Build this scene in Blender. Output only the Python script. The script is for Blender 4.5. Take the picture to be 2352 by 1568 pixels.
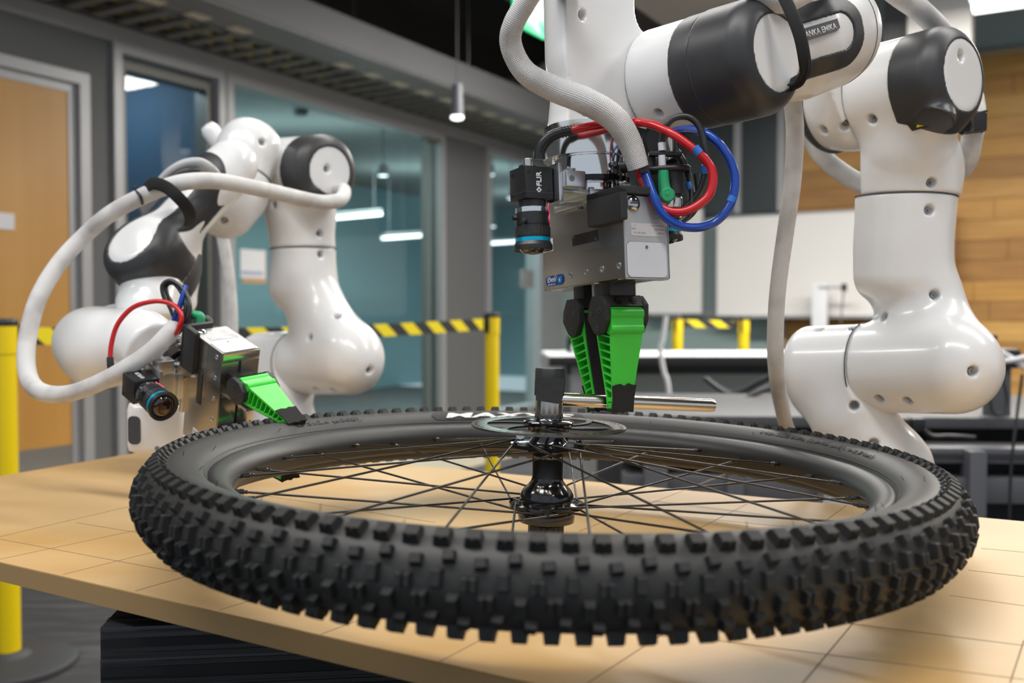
import bpy, bmesh, math, random
import numpy as np
from mathutils import Vector, Matrix
random.seed(7)
for o in list(bpy.data.objects): bpy.data.objects.remove(o)
SC = bpy.context.scene
COL = SC.collection
PI = math.pi
# ---------------------------------------------------------------- camera
F = 2200.0; CX = 1176.0; CY = 784.0; CZ = 0.995
TP = 0.030; PIT = math.atan(TP); CP, SP = math.cos(PIT), math.sin(PIT)
cam = bpy.data.cameras.new('camera'); camo = bpy.data.objects.new('camera', cam); COL.objects.link(camo)
cam.sensor_width = 36.0; cam.lens = F*36.0/2352.0; cam.clip_start = 0.02; cam.clip_end = 100
camo.location = (0, 0, CZ); camo.rotation_euler = (PI/2 - PIT, 0, 0)
cam.dof.use_dof = True; cam.dof.focus_distance = 0.93; cam.dof.aperture_fstop = 5.0
SC.camera = camo
SC.view_settings.view_transform = 'Standard'; SC.view_settings.look = 'None'
SC.view_settings.gamma = 1.0; SC.view_settings.use_curve_mapping = False
SC.view_settings.exposure = 0.0
# ---------------------------------------------------------------- world + main lights
w = bpy.data.worlds.new('room_world'); SC.world = w; w.use_nodes = True
w.node_tree.nodes['Background'].inputs[0].default_value = (0.80, 0.89, 1.0, 1)
w.node_tree.nodes['Background'].inputs[1].default_value = 0.62
def area(loc, size, power, color=(1, .97, .93), rot=(0, 0, 0), name='area_light'):
    l = bpy.data.lights.new(name, 'AREA'); l.shape = 'RECTANGLE'; l.size = size[0]; l.size_y = size[1]
    l.energy = power; l.color = color
    o = bpy.data.objects.new(name, l); COL.objects.link(o); o.location = loc; o.rotation_euler = rot
    return o
ROOMROT = -math.radians(30.5)
for (lx, ly) in ((-1.25, .55), (.35, -.1), (.15, 2.3), (1.9, 1.2)):
    area((lx, ly, 2.75), (1.9, .22), 31, (1, .975, .94), (0, 0, ROOMROT))
area((-.7, 4.5, 3.0), (2.6, .3), 90, (1, .96, .9), (0, 0, ROOMROT + PI/2))
area((1.6, 5.2, 2.9), (2.6, .3), 150, (1, .97, .92), (0, 0, ROOMROT))
area((3.6, 4.2, 2.9), (2.6, .3), 150, (1, .95, .86), (0, 0, ROOMROT))

def P(px, py, d):
    x = (px-CX)/F*d; y = (CY-py)/F*d
    return Vector((x, d*CP + y*SP, CZ + y*CP - d*SP))
def RAY(px, py):
    v = P(px, py, 1.0) - Vector((0, 0, CZ)); return v.normalized()
def R(rpx, d): return rpx*d/F

# ---------------------------------------------------------------- materials
MATS = {}
def mat(name, col, rough=.5, metal=0., coat=0., emit=None, es=1., bump=None, spec=.5, noise=None, aniso=0.):
    if name in MATS: return MATS[name]
    m = bpy.data.materials.new(name); m.use_nodes = True; MATS[name] = m
    nt = m.node_tree; b = nt.nodes['Principled BSDF']
    b.inputs['Base Color'].default_value = (*col, 1); b.inputs['Roughness'].default_value = rough
    b.inputs['Metallic'].default_value = metal; b.inputs['Coat Weight'].default_value = coat
    b.inputs['Coat Roughness'].default_value = .08
    b.inputs['Specular IOR Level'].default_value = spec
    if aniso: b.inputs['Anisotropic'].default_value = aniso
    if emit: b.inputs['Emission Color'].default_value = (*emit, 1); b.inputs['Emission Strength'].default_value = es
    tc = None
    if bump or noise:
        tc = nt.nodes.new('ShaderNodeTexCoord')
    if noise:   # (scale, colour2, detail, contrast lo, hi, stretch)
        sc, c2, lo, hi, st = noise
        mp = nt.nodes.new('ShaderNodeMapping'); mp.inputs['Scale'].default_value = st
        nt.links.new(tc.outputs['Object'], mp.inputs['Vector'])
        n = nt.nodes.new('ShaderNodeTexNoise'); n.inputs['Scale'].default_value = sc; n.inputs['Detail'].default_value = 5
        nt.links.new(mp.outputs['Vector'], n.inputs['Vector'])
        cr = nt.nodes.new('ShaderNodeValToRGB'); cr.color_ramp.elements[0].position = lo; cr.color_ramp.elements[1].position = hi
        cr.color_ramp.elements[0].color = (*col, 1); cr.color_ramp.elements[1].color = (*c2, 1)
        nt.links.new(n.outputs['Fac'], cr.inputs['Fac']); nt.links.new(cr.outputs['Color'], b.inputs['Base Color'])
    if bump:
        n = nt.nodes.new('ShaderNodeTexNoise'); n.inputs['Scale'].default_value = bump[0]; n.inputs['Detail'].default_value = 4
        nt.links.new(tc.outputs['Object'], n.inputs['Vector'])
        bp = nt.nodes.new('ShaderNodeBump'); bp.inputs['Strength'].default_value = bump[1]; bp.inputs['Distance'].default_value = .001
        nt.links.new(n.outputs['Fac'], bp.inputs['Height']); nt.links.new(bp.outputs['Normal'], b.inputs['Normal'])
    return m
WHITE = mat('robot_white', (.80, .80, .80), .28, coat=.35, noise=(9, (.76, .765, .77), .35, .7, (1, 1, 1)))
DARK = mat('robot_dark', (.033, .034, .037), .42, noise=(14, (.042, .043, .046), .45, .8, (1, 1, 1)))
DARK2 = mat('robot_dark_band', (.05, .05, .053), .4)
GROOVE = mat('seam_dark', (.05, .055, .06), .6)
SCREW = mat('screw_steel', (.32, .32, .33), .3, 1.)
CHROME = mat('polished_aluminium', (.78, .78, .79), .10, 1.)
STEEL = mat('machined_steel', (.62, .60, .57), .2, 1.)
BRUSH = mat('bare_nickel_plate', (.47, .44, .40), .3, 1., bump=(700, .05), noise=(6, (.40, .375, .34), .35, .7, (1, 1, 8)))
ALU = mat('brushed_aluminium', (.70, .70, .71), .3, 1.)
LGREY = mat('label_grey', (.50, .50, .50), .4, .5)
PANEL = mat('pale_panel', (.62, .63, .67), .35)
BLK = mat('black_anodised', (.017, .017, .018), .38)
BLKP = mat('black_printed_plastic', (.02, .02, .021), .5, bump=(500, .15))
BLKR = mat('black_cable_rubber', (.02, .021, .023), .38, coat=.15)
RED = mat('red_cable_jacket', (.55, .006, .012), .28, coat=.3)
BLUE = mat('blue_cable_jacket', (.006, .055, .36), .28, coat=.3)
BTAPE = mat('blue_tape', (.02, .16, .55), .45)
GREENC = mat('green_connector', (.02, .33, .13), .4)
GREEN = mat('green_printed_plastic', (.05, .60, .045), .36, bump=(260, .12))
FOAM = mat('black_grip_tape', (.018, .017, .016), .95, bump=(1800, 1.0), noise=(900, (.06, .055, .05), .62, .75, (1, 1, 1)))
TAPE = mat('black_cloth_tape', (.022, .023, .024), .55, bump=(120, .5))
PINK = mat('pink_paint', (.75, .12, .2), .4)
CYAN = mat('cyan_ring', (0, .42, .66), .22, .5)
LENSG = mat('lens_glass', (.012, .006, .006), .03, coat=1.)
LENSI = mat('lens_amber', (.25, .05, .02), .1, coat=1.)
TEXTW = mat('print_white', (.75, .75, .75), .5)
TEXTK = mat('print_black', (.02, .02, .02), .5)
TEXTG = mat('print_grey', (.22, .22, .22), .5)
RUB = mat('tyre_rubber', (.020, .0188, .0178), .5, bump=(60, .12), noise=(7, (.026, .0245, .022), .35, .75, (1, 1, 1)))
KNOB = mat('tread_rubber', (.0105, .0104, .0102), .62, noise=(30, (.018, .0165, .0145), .4, .8, (1, 1, 1)))
RIM = mat('rim_black', (.017, .0165, .016), .46)
HUBM = mat('hub_gloss_black', (.008, .008, .009), .13, coat=.6)
SPOKE = mat('spoke_black', (.045, .043, .042), .3, .8)
ROTOR = mat('rotor_steel', (.32, .285, .25), .24, 1.)
YEL = mat('yellow_powdercoat', (.86, .62, .0), .4)
TAPEK = mat('barrier_black', (.02, .02, .022), .6)
TAPEY = mat('barrier_yellow', (.85, .68, .01), .5)
BASEK = mat('post_base_rubber', (.05, .05, .052), .55)
STRAP = mat('hook_loop_strap', (.008, .008, .009), .8, bump=(1500, .5))
def weave(name, col, su, sv):
    m = mat(name, col, .62); nt = m.node_tree; b = nt.nodes['Principled BSDF']
    uv = nt.nodes.new('ShaderNodeUVMap'); uv.uv_map = 'UVMap'
    sp = nt.nodes.new('ShaderNodeSeparateXYZ'); nt.links.new(uv.outputs['UV'], sp.inputs[0])
    def M(op, a, bb=None):
        n = nt.nodes.new('ShaderNodeMath'); n.operation = op
        for i, v in enumerate((a, bb)):
            if v is None: continue
            if isinstance(v, (int, float)): n.inputs[i].default_value = v
            else: nt.links.new(v, n.inputs[i])
        return n.outputs[0]
    a = M('MULTIPLY', sp.outputs[0], su); c = M('MULTIPLY', sp.outputs[1], sv)
    s = M('MULTIPLY', M('SINE', M('ADD', a, c)), M('SINE', M('SUBTRACT', a, c)))
    bp = nt.nodes.new('ShaderNodeBump'); bp.inputs['Strength'].default_value = .7; bp.inputs['Distance'].default_value = .0004
    nt.links.new(s, bp.inputs['Height']); nt.links.new(bp.outputs['Normal'], b.inputs['Normal'])
    n = nt.nodes.new('ShaderNodeTexNoise'); n.inputs['Scale'].default_value = 25
    tc = nt.nodes.new('ShaderNodeTexCoord'); nt.links.new(tc.outputs['Object'], n.inputs['Vector'])
    cr = nt.nodes.new('ShaderNodeValToRGB'); cr.color_ramp.elements[0].position = .3; cr.color_ramp.elements[1].position = .55
    cr.color_ramp.elements[0].color = (col[0]*.72, col[1]*.70, col[2]*.70, 1); cr.color_ramp.elements[1].color = (*col, 1)
    nt.links.new(n.outputs['Fac'], cr.inputs[0]); nt.links.new(cr.outputs[0], b.inputs['Base Color'])
    return m
SLEEVE = weave('braided_sleeve', (.70, .69, .68), 2*PI*20, 2*PI*330)

# ---------------------------------------------------------------- object helpers
def link(name, me, m, parent=None, smooth=False):
    o = bpy.data.objects.new(name, me); COL.objects.link(o)
    if m: me.materials.append(m)
    if smooth:
        me.polygons.foreach_set('use_smooth', [True]*len(me.polygons))
        if smooth != True and hasattr(me, 'set_sharp_from_angle'): me.set_sharp_from_angle(angle=math.radians(smooth))
    if parent:
        o.parent = parent
        if parent.type == 'EMPTY': o.matrix_parent_inverse = Matrix.Translation(-Vector(parent.location))
    return o
def obj(name, bm, m, parent=None, smooth=35, recalc=True):
    if recalc: bmesh.ops.recalc_face_normals(bm, faces=bm.faces)
    me = bpy.data.meshes.new(name); bm.to_mesh(me); bm.free()
    return link(name, me, m, parent, smooth)
def thing(name, label, cat, group=None, loc=(0, 0, 0)):
    o = bpy.data.objects.new(name, None); COL.objects.link(o); o.empty_display_size = .05
    o['label'] = label; o['category'] = cat
    if group: o['group'] = group
    o.location = loc
    return o
def tag(o, label, cat, group=None):
    o['label'] = label; o['category'] = cat
    if group: o['group'] = group
    return o
def struct(o): o['kind'] = 'structure'; return o
def frame(o, ex, ey, ez):
    return lambda x, y, z: Vector(o) + Vector(ex)*x + Vector(ey)*y + Vector(ez)*z
def bbox(bm, x0, x1, y0, y1, z0, z1, T=None, bev=0.):
    T = T or (lambda x, y, z: Vector((x, y, z)))
    b2 = bmesh.new()
    vs = [b2.verts.new((x, y, z)) for x in (x0, x1) for y in (y0, y1) for z in (z0, z1)]
    for f in ((0, 1, 3, 2), (4, 6, 7, 5), (0, 4, 5, 1), (2, 3, 7, 6), (0, 2, 6, 4), (1, 5, 7, 3)): b2.faces.new([vs[i] for i in f])
    if bev: bmesh.ops.bevel(b2, geom=b2.edges[:], offset=bev, segments=2, affect='EDGES', profile=.6)
    mp = {}
    for v in b2.verts: mp[v] = bm.verts.new(T(*v.co))
    for f in b2.faces: bm.faces.new([mp[v] for v in f.verts])
    b2.free(); return bm
def box(name, x0, x1, y0, y1, z0, z1, m, parent=None, T=None, bev=0., smooth=35):
    bm = bmesh.new(); bbox(bm, min(x0, x1), max(x0, x1), min(y0, y1), max(y0, y1), min(z0, z1), max(z0, z1), T, bev); return obj(name, bm, m, parent, smooth)
def basis(ax):
    ax = Vector(ax).normalized(); t = Vector((0, 0, 1)) if abs(ax.z) < .9 else Vector((1, 0, 0))
    a = t.cross(ax).normalized(); return a, ax.cross(a), ax
def lathe_bm(bm, org, ax, prof, n=40, ang0=0, rmod=None):
    a, b, c = basis(ax); org = Vector(org); rings = []
    for (r, h) in prof:
        ring = []
        for i in range(n):
            t = ang0+2*PI*i/n; rr = r*(rmod(t, r, h) if rmod else 1)
            ring.append(bm.verts.new(org + c*h + (a*math.cos(t)+b*math.sin(t))*rr))
        rings.append(ring)
    for k in range(len(rings)-1):
        for i in range(n):
            j = (i+1) % n; bm.faces.new((rings[k][i], rings[k][j], rings[k+1][j], rings[k+1][i]))
    for ring, (r, h) in ((rings[0], prof[0]), (rings[-1], prof[-1])):
        if r > 1e-6: bm.faces.new(ring)
    return bm
def lathe(name, org, ax, prof, m, parent=None, n=40, smooth=35, rmod=None):
    prof = [(max(r, 1e-5), h) for r, h in prof]
    return obj(name, lathe_bm(bmesh.new(), org, ax, prof, n, 0, rmod), m, parent, smooth)
def cyl(name, a, b, r, m, parent=None, n=20, r2=None, bev=0.):
    a = Vector(a); b = Vector(b); L = (b-a).length; r2 = r if r2 is None else r2
    pr = [(r, 0), (r2, L)] if not bev else [(r-bev, 0), (r, bev), (r2, L-bev), (r2-bev, L)]
    return lathe(name, a, b-a, pr, m, parent, n)
def spline(pts, rs, sub=8):
    P_, R_ = [], []
    n = len(pts)
    for i in range(n-1):
        p0 = pts[max(i-1, 0)]; p1 = pts[i]; p2 = pts[i+1]; p3 = pts[min(i+2, n-1)]
        for k in range(sub):
            t = k/sub
            P_.append(.5*((2*p1)+(p2-p0)*t+(2*p0-5*p1+4*p2-p3)*t*t+(3*p1-p0-3*p2+p3)*t**3)); R_.append(rs[i]*(1-t)+rs[i+1]*t)
    P_.append(pts[-1]); R_.append(rs[-1]); return P_, R_
def tube(name, pts, r, m, parent=None, n=14, sub=8, flat=None, wob=0., caps=True):
    pts = [Vector(p) for p in pts]; rs = [r]*len(pts) if isinstance(r, (int, float)) else list(r)
    Pp, Rr = spline(pts, rs, sub)
    bm = bmesh.new(); uvl = bm.loops.layers.uv.new('UVMap')
    t0 = (Pp[1]-Pp[0]).normalized(); a, b, _ = basis(t0); rings = []; Ls = [0.]
    for i, p in enumerate(Pp):
        t = (Pp[min(i+1, len(Pp)-1)]-Pp[max(i-1, 0)]).normalized()
        a = (a - t*a.dot(t)).normalized(); b = t.cross(a)
        if i: Ls.append(Ls[-1]+(p-Pp[i-1]).length)
        w_ = 1+wob*(random.random()-.5); fa, fb = flat if flat else (1, 1)
        rings.append([bm.verts.new(p+(a*math.cos(2*PI*k/n)*fa+b*math.sin(2*PI*k/n)*fb)*Rr[i]*w_) for k in range(n)])
    for i in range(len(rings)-1):
        for k in range(n):
            j = (k+1) % n; f = bm.faces.new((rings[i][k], rings[i][j], rings[i+1][j], rings[i+1][k]))
            for lp, (u, v) in zip(f.loops, ((k/n, Ls[i]), ((k+1)/n, Ls[i]), ((k+1)/n, Ls[i+1]), (k/n, Ls[i+1]))): lp[uvl].uv = (u, v)
    if caps: bm.faces.new(rings[0]); bm.faces.new(rings[-1])
    return obj(name, bm, m, parent, 60)
def PT(l): return [P(*q) for q in l]
def prism(name, poly, T, z0, z1, m, parent=None, smooth=30, bev=0.):
    """poly in local (x,y), extruded z0..z1, mapped with T(x,y,z)"""
    b2 = bmesh.new(); lo = [b2.verts.new((x, y, z0)) for x, y in poly]; hi = [b2.verts.new((x, y, z1)) for x, y in poly]
    b2.faces.new(lo); b2.faces.new(hi); n = len(poly)
    for i in range(n): b2.faces.new((lo[i], lo[(i+1) % n], hi[(i+1) % n], hi[i]))
    if bev: bmesh.ops.bevel(b2, geom=b2.edges[:], offset=bev, segments=2, affect='EDGES', profile=.6)
    for v in b2.verts: v.co = T(*v.co)
    return obj(name, b2, m, parent, smooth)
def rrect(x0, x1, y0, y1, r, k=5):
    pts = []
    for cx, cy, a in ((x1-r, y1-r, 0), (x0+r, y1-r, 90), (x0+r, y0+r, 180), (x1-r, y0+r, 270)):
        for i in range(k+1):
            t = math.radians(a+90*i/k); pts.append((cx+r*math.cos(t), cy+r*math.sin(t)))
    return pts
FC = {}
def text(name, s, T, size, m, parent, ext=.00012, bold=0., align='LEFT', sx=1., mapf=None, shear=0.):
    cu = bpy.data.curves.new('txt', 'FONT'); cu.body = s; cu.size = size; cu.extrude = 0; cu.offset = bold; cu.align_x = align; cu.shear = shear
    cu.resolution_u = 3
    to = bpy.data.objects.new('txt', cu); COL.objects.link(to)
    dg = bpy.context.evaluated_depsgraph_get(); me = bpy.data.meshes.new_from_object(to.evaluated_get(dg))
    bpy.data.objects.remove(to); bpy.data.curves.remove(cu)
    bm = bmesh.new(); bm.from_mesh(me); bpy.data.meshes.remove(me)
    if mapf:
        bmesh.ops.triangulate(bm, faces=bm.faces)
        for _ in range(3): bmesh.ops.subdivide_edges(bm, edges=[e for e in bm.edges if e.calc_length() > .0012], cuts=1, use_grid_fill=False); bmesh.ops.triangulate(bm, faces=bm.faces)
    r = bmesh.ops.extrude_face_region(bm, geom=bm.faces[:])
    for v in [g for g in r['geom'] if isinstance(g, bmesh.types.BMVert)]: v.co.z += ext
    for v in bm.verts: v.co = (mapf or T)(v.co.x*sx, v.co.y, v.co.z)
    return obj(name, bm, m, parent, False)

# ---------------------------------------------------------------- SDF toolkit (smooth cast housings)
def V3(v): return np.array([v[0], v[1], v[2]], dtype=np.float32)
def s_cone(a, b, ra, rb):
    a = V3(a); b = V3(b); ab = b-a; L2 = float(ab @ ab)
    def f(p):
        t = np.clip(((p-a) @ ab)/L2, 0, 1); return np.linalg.norm(p-a-t[..., None]*ab, axis=-1)-(ra+(rb-ra)*t)
    return f
def s_chain(pts, k=.015):
    fs = [s_cone(pts[i][0], pts[i+1][0], pts[i][1], pts[i+1][1]) for i in range(len(pts)-1)]
    return s_union(fs, k)
def s_sph(c, r):
    c = V3(c); return lambda p: np.linalg.norm(p-c, axis=-1)-r
def s_cyl(a, b, r, rd=.01, r2=None):
    a = V3(a); b = V3(b); L = float(np.linalg.norm(b-a)); n = (b-a)/L; r2 = r if r2 is None else r2
    def f(p):
        q = p-a; h = q @ n; rad = np.linalg.norm(q-h[..., None]*n, axis=-1)
        rr = r+(r2-r)*np.clip(h/L, 0, 1)
        dx = rad-rr+rd; dy = np.abs(h-L/2)-L/2+rd
        return np.minimum(np.maximum(dx, dy), 0)+np.sqrt(np.maximum(dx, 0)**2+np.maximum(dy, 0)**2)-rd
    return f
def smin(a, b, k):
    if k <= 0: return np.minimum(a, b)
    h = np.clip(.5+.5*(b-a)/k, 0, 1); return b+(a-b)*h-k*h*(1-h)
def smax(a, b, k): return -smin(-a, -b, k)
def s_union(fs, k=.02):
    def f(p):
        r = fs[0](p)
        for g in fs[1:]: r = smin(r, g(p), k)
        return r
    return f
def s_cut(f0, org, n, k=.003):
    """keep the side where (p-org).n < 0"""
    o = V3(org); n = V3(Vector(n).normalized()); return lambda p: smax(f0(p), (p-o) @ n, k)
def s_sub(f0, g, k=.0015): return lambda p: smax(f0(p), -g(p), k)
def grid_mesh(name, f, lo, hi, h):
    lo = np.array(lo, np.float32); hi = np.array(hi, np.float32)
    n = np.maximum(((hi-lo)/h).astype(int)+2, 3)
    xs = [lo[i]+h*np.arange(n[i], dtype=np.float32) for i in range(3)]
    vals = np.empty(n, np.float32)
    for s in range(0, n[0], 24):
        G = np.stack(np.meshgrid(xs[0][s:s+24], xs[1], xs[2], indexing='ij'), -1); vals[s:s+24] = f(G)
    vals[0] = vals[-1] = 1; vals[:, 0] = vals[:, -1] = 1; vals[:, :, 0] = vals[:, :, -1] = 1
    cs = tuple(n-1); acc = np.zeros(cs+(3,), np.float32); cnt = np.zeros(cs, np.float32)
    def sl(o): return tuple(slice(o[i], o[i]+cs[i]) for i in range(3))
    for ax in range(3):
        o1, o2 = [i for i in range(3) if i != ax]
        for u in (0, 1):
            for v in (0, 1):
                a = [0, 0, 0]; a[o1] = u; a[o2] = v; b = list(a); b[ax] = 1
                va = vals[sl(a)]; vb = vals[sl(b)]; m = (va < 0) != (vb < 0)
                t = np.where(m, va/np.where(m, va-vb, 1), 0)
                cnt += m; acc[..., o1] += m*u; acc[..., o2] += m*v; acc[..., ax] += t
    act = cnt > 0; idx = -np.ones(cs, np.int64); ii = np.argwhere(act); idx[act] = np.arange(len(ii))
    vert = lo+h*(ii+acc[act]/cnt[act][:, None]); quads = []
    for ax in range(3):
        o1, o2 = [i for i in range(3) if i != ax]
        a = [slice(1, cs[i]) for i in range(3)]; a[ax] = slice(0, cs[ax]); b = list(a); b[ax] = slice(1, cs[ax]+1)
        va = vals[tuple(a)] < 0; vb = vals[tuple(b)] < 0; m = va != vb
        e = np.argwhere(m); off = np.array([1, 1, 1]); off[ax] = 0; e = e+off; sg = va[m]
        def c(d1, d2):
            q = e.copy(); q[:, o1] -= d1; q[:, o2] -= d2; return idx[q[:, 0], q[:, 1], q[:, 2]]
        q = np.stack([c(1, 1), c(0, 1), c(0, 0), c(1, 0)], 1)
        fl = sg if ax != 1 else ~sg
        q[~fl] = q[~fl][:, ::-1]; quads.append(q)
    quads = np.concatenate(quads); me = bpy.data.meshes.new(name)
    me.vertices.add(len(vert)); me.vertices.foreach_set('co', vert.astype(np.float32).ravel())
    me.loops.add(len(quads)*4); me.loops.foreach_set('vertex_index', quads.astype(np.int32).ravel())
    me.polygons.add(len(quads)); me.polygons.foreach_set('loop_start', np.arange(0, len(quads)*4, 4, dtype=np.int32))
    me.update(calc_edges=True); me.validate(); return me
def sdf(name, f, centre, ext, m, parent, h=.0022, smooth=True):
    c = np.array(centre); e = np.array(ext if hasattr(ext, '__len__') else (ext,)*3)
    me = grid_mesh(name, f, c-e, c+e, h); return link(name, me, m, parent, smooth)
def hit(f, px, py, d0, d1):
    """where the sight line through a photograph pixel meets the housing: used to seat screws and prints on it"""
    o = V3((0, 0, CZ)); r = V3(RAY(px, py)); t = d0
    for _ in range(120):
        dd = float(f((o+r*t)[None])[0])
        if dd < 1e-4: break
        t += max(dd, 2e-4)
        if t > d1: break
    p = o+r*t; e = 8e-4
    g = np.array([float(f((p+np.array(v)*e)[None].astype(np.float32))[0]-f((p-np.array(v)*e)[None].astype(np.float32))[0]) for v in ((1, 0, 0), (0, 1, 0), (0, 0, 1))])
    return Vector([float(x) for x in p]), Vector([float(x) for x in g]).normalized()
def holes(f, lst, d0, d1, r=.0062, deep=.006):
    """returns the field with screw recesses and the list of screw seats"""
    seats = []; g = f
    for (px, py) in lst:
        p, n = hit(f, px, py, d0, d1)
        n2 = (n*1.0 + Vector((0, 0, -.15))).normalized()
        seats.append((p-n*deep, n)); g = s_sub(g, s_cone(p-n*deep, p+n*.01, r, r*1.15), .001)
    return g, seats
def screws(seats, parent, r=.0036):
    for p, n in seats:
        lathe('screw', p-n*.004, n, [(r, 0), (r, .0025), (r*.8, .0033), (r*.45, .0033), (r*.45, .0015), (0, .0015)], SCREW, parent, 12)
# ================================================================ THE ROOM
TH = math.radians(30.5); UV_ = Vector((math.cos(TH), -math.sin(TH), 0)); VV_ = Vector((math.sin(TH), math.cos(TH), 0))
def RM(u, v, z): return UV_*u + VV_*v + Vector((0, 0, z))
WU, BV, ZT, ZC = -4.24, 8.15, 2.37, 3.7
def lw(px, py):      # pixel -> (v, z) on the left wall
    r = RAY(px, py); t = WU/(r.dot(UV_)); p = r*t; return p.dot(VV_), CZ+p.z
def bw(px, py, V=None):      # pixel -> (u, z) on the back wall
    V = BV if V is None else V
    r = RAY(px, py); t = V/(r.dot(VV_)); p = r*t; return p.dot(UV_), CZ+p.z
M_WALL = mat('grey_wall_paint', (.125, .127, .13), .7)
M_TRIM = mat('grey_aluminium_trim', (.36, .36, .37), .45, .3)
M_TRIMD = mat('dark_aluminium_trim', (.17, .165, .15), .45, .3)
M_DOOR = mat('honey_maple_veneer', (.55, .285, .065), .42, noise=(2.2, (.46, .22, .045), .3, .7, (3, 3, .25)))
M_KICK = mat('steel_kick_plate', (.45, .44, .42), .3, .9)
M_CEIL = mat('dark_ceiling_deck', (.06, .058, .056), .8)
M_BEAM = mat('dark_grey_steel', (.13, .13, .135), .6)
M_BEAM2 = mat('ceiling_metal', (.10, .10, .098), .6)
M_TRAY = mat('tray_metal', (.20, .195, .18), .5, .3)
M_PAPER = mat('paper_white', (.72, .72, .74), .6)
M_TEAL = mat('teal_office_wall', (.18, .30, .325), .7)
M_NAVY = mat('navy_office_wall', (.04, .085, .15), .7)
M_OCEIL = mat('office_ceiling', (.16, .17, .165), .8)
M_FLOOR = mat('charcoal_carpet', (.055, .053, .056), .95, noise=(3, (.12, .115, .12), .45, .75, (1, 8, 1)), bump=(400, .4))
M_WOODF = mat('pale_floor_strip', (.52, .44, .33), .5)
M_BW = mat('sage_back_wall', (.25, .33, .32), .7)
M_WB = mat('whiteboard_enamel', (.78, .75, .72), .18)
M_PLANKS = [mat('oak_plank_%s' % n, c, .55, noise=(5, c2, .35, .7, (.6, .6, 7))) for n, c, c2 in (
    ('honey', (.50, .27, .07), (.40, .19, .04)), ('light', (.58, .34, .10), (.48, .26, .06)),
    ('brown', (.38, .19, .045), (.29, .13, .03)), ('amber', (.50, .26, .055), (.40, .20, .04)))]
M_LITE = mat('lamp_diffuser', (1, 1, 1), .5, emit=(.95, .97, 1), es=3.2)
M_GLASS = bpy.data.materials.new('office_glass'); M_GLASS.use_nodes = True
nt = M_GLASS.node_tree; nt.nodes.clear()
o_ = nt.nodes.new('ShaderNodeOutputMaterial'); mx = nt.nodes.new('ShaderNodeMixShader'); tr = nt.nodes.new('ShaderNodeBsdfTransparent')
gl = nt.nodes.new('ShaderNodeBsdfGlossy'); gl.inputs['Roughness'].default_value = .02; tr.inputs[0].default_value = (.86, .95, .94, 1)
fr = nt.nodes.new('ShaderNodeFresnel'); fr.inputs[0].default_value = 1.5
ge = nt.nodes.new('ShaderNodeNewGeometry'); ml = nt.nodes.new('ShaderNodeMath'); ml.operation = 'SUBTRACT'; ml.use_clamp = True
nt.links.new(fr.outputs[0], ml.inputs[0]); nt.links.new(ge.outputs['Backfacing'], ml.inputs[1]); nt.links.new(ml.outputs[0], mx.inputs[0]); nt.links.new(tr.outputs[0], mx.inputs[1]); nt.links.new(gl.outputs[0], mx.inputs[2]); nt.links.new(mx.outputs[0], o_.inputs[0])

# floor and ceiling
struct(box('floor', -9.5, 9, -3, 10.5, -.05, 0, M_FLOOR, T=RM))
struct(box('trim_1', WU, WU+.9, 1.3, 8.1, 0, .006, M_WOODF, T=RM))
struct(box('ceiling', -9.5, 9, -.6, 10.5, ZC, ZC+.05, M_CEIL, T=RM))
# left wall in pieces around its openings
def lwv(px): return lw(px, 718)[0]
TK = .14
def wl(name, v0, v1, z0, z1, m, t0=0., t1=-TK, kind=True):
    o = box(name, WU+t1, WU+t0, v0, v1, z0, z1, m, T=RM)
    if kind: struct(o)
    return o
vD0, vD1 = lwv(-160), lwv(205); dz = lw(178, 192)[1]
vW1a, vW1b = lwv(272), lwv(506); vW2a, vW2b = lwv(528), lwv(1012); vC = lwv(1116); vG = lwv(1238)
wl('wall_left', -3, vD0, 0, ZT, M_WALL); wl('wall_left', vD0, vD1, dz+.05, ZT, M_WALL)
wl('wall_left', vD1, vW1a-.03, 0, ZT, M_WALL); wl('wall_left', vW2b+.03, vC, 0, ZT, M_WALL)
wl('trim_2', -3, BV, ZT, ZT+.085, M_TRIM, .02)
wl('wall_left', -3, BV, ZT+.085, ZC, M_CEIL)
# door with frame
def rect_frame(name, v0, v1, z0, z1, wd, m, t0=.03, t1=-.1, bottom=True):
    bm = bmesh.new()
    bbox(bm, WU+t1, WU+t0, v0, v0+wd, z0, z1, RM); bbox(bm, WU+t1, WU+t0, v1-wd, v1, z0, z1, RM); bbox(bm, WU+t1, WU+t0, v0+wd, v1-wd, z1-wd, z1, RM)
    if bottom: bbox(bm, WU+t1, WU+t0, v0+wd, v1-wd, z0, z0+wd, RM)
    return bm
d1 = box('door_1', WU-.05, WU-.005, vD0+.06, vD1-.1, .35, dz-.03, M_DOOR, T=RM); struct(d1)
obj('door_frame', rect_frame('f', vD0, vD1, 0, dz+.05, .055, M_TRIM, bottom=False), M_TRIM, d1)
obj('door_stop', rect_frame('f', vD0+.055, vD1-.055, 0, dz-.005, .045, M_TRIM, -.0, -.1, bottom=False), M_TRIM, d1)
box('kick_plate', WU-.05, WU-.004, vD0+.06, vD1-.1, .01, .35, M_KICK, d1, T=RM)
v_, z_ = lw(-30, 485); v2_, z2_ = lw(33, 528)
tag(box('door_notice', WU-.005, WU+.002, v_, v2_, z2_, z_, M_PAPER, T=RM), 'small white paper notice taped to the wooden door at left edge', 'notice')
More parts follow.
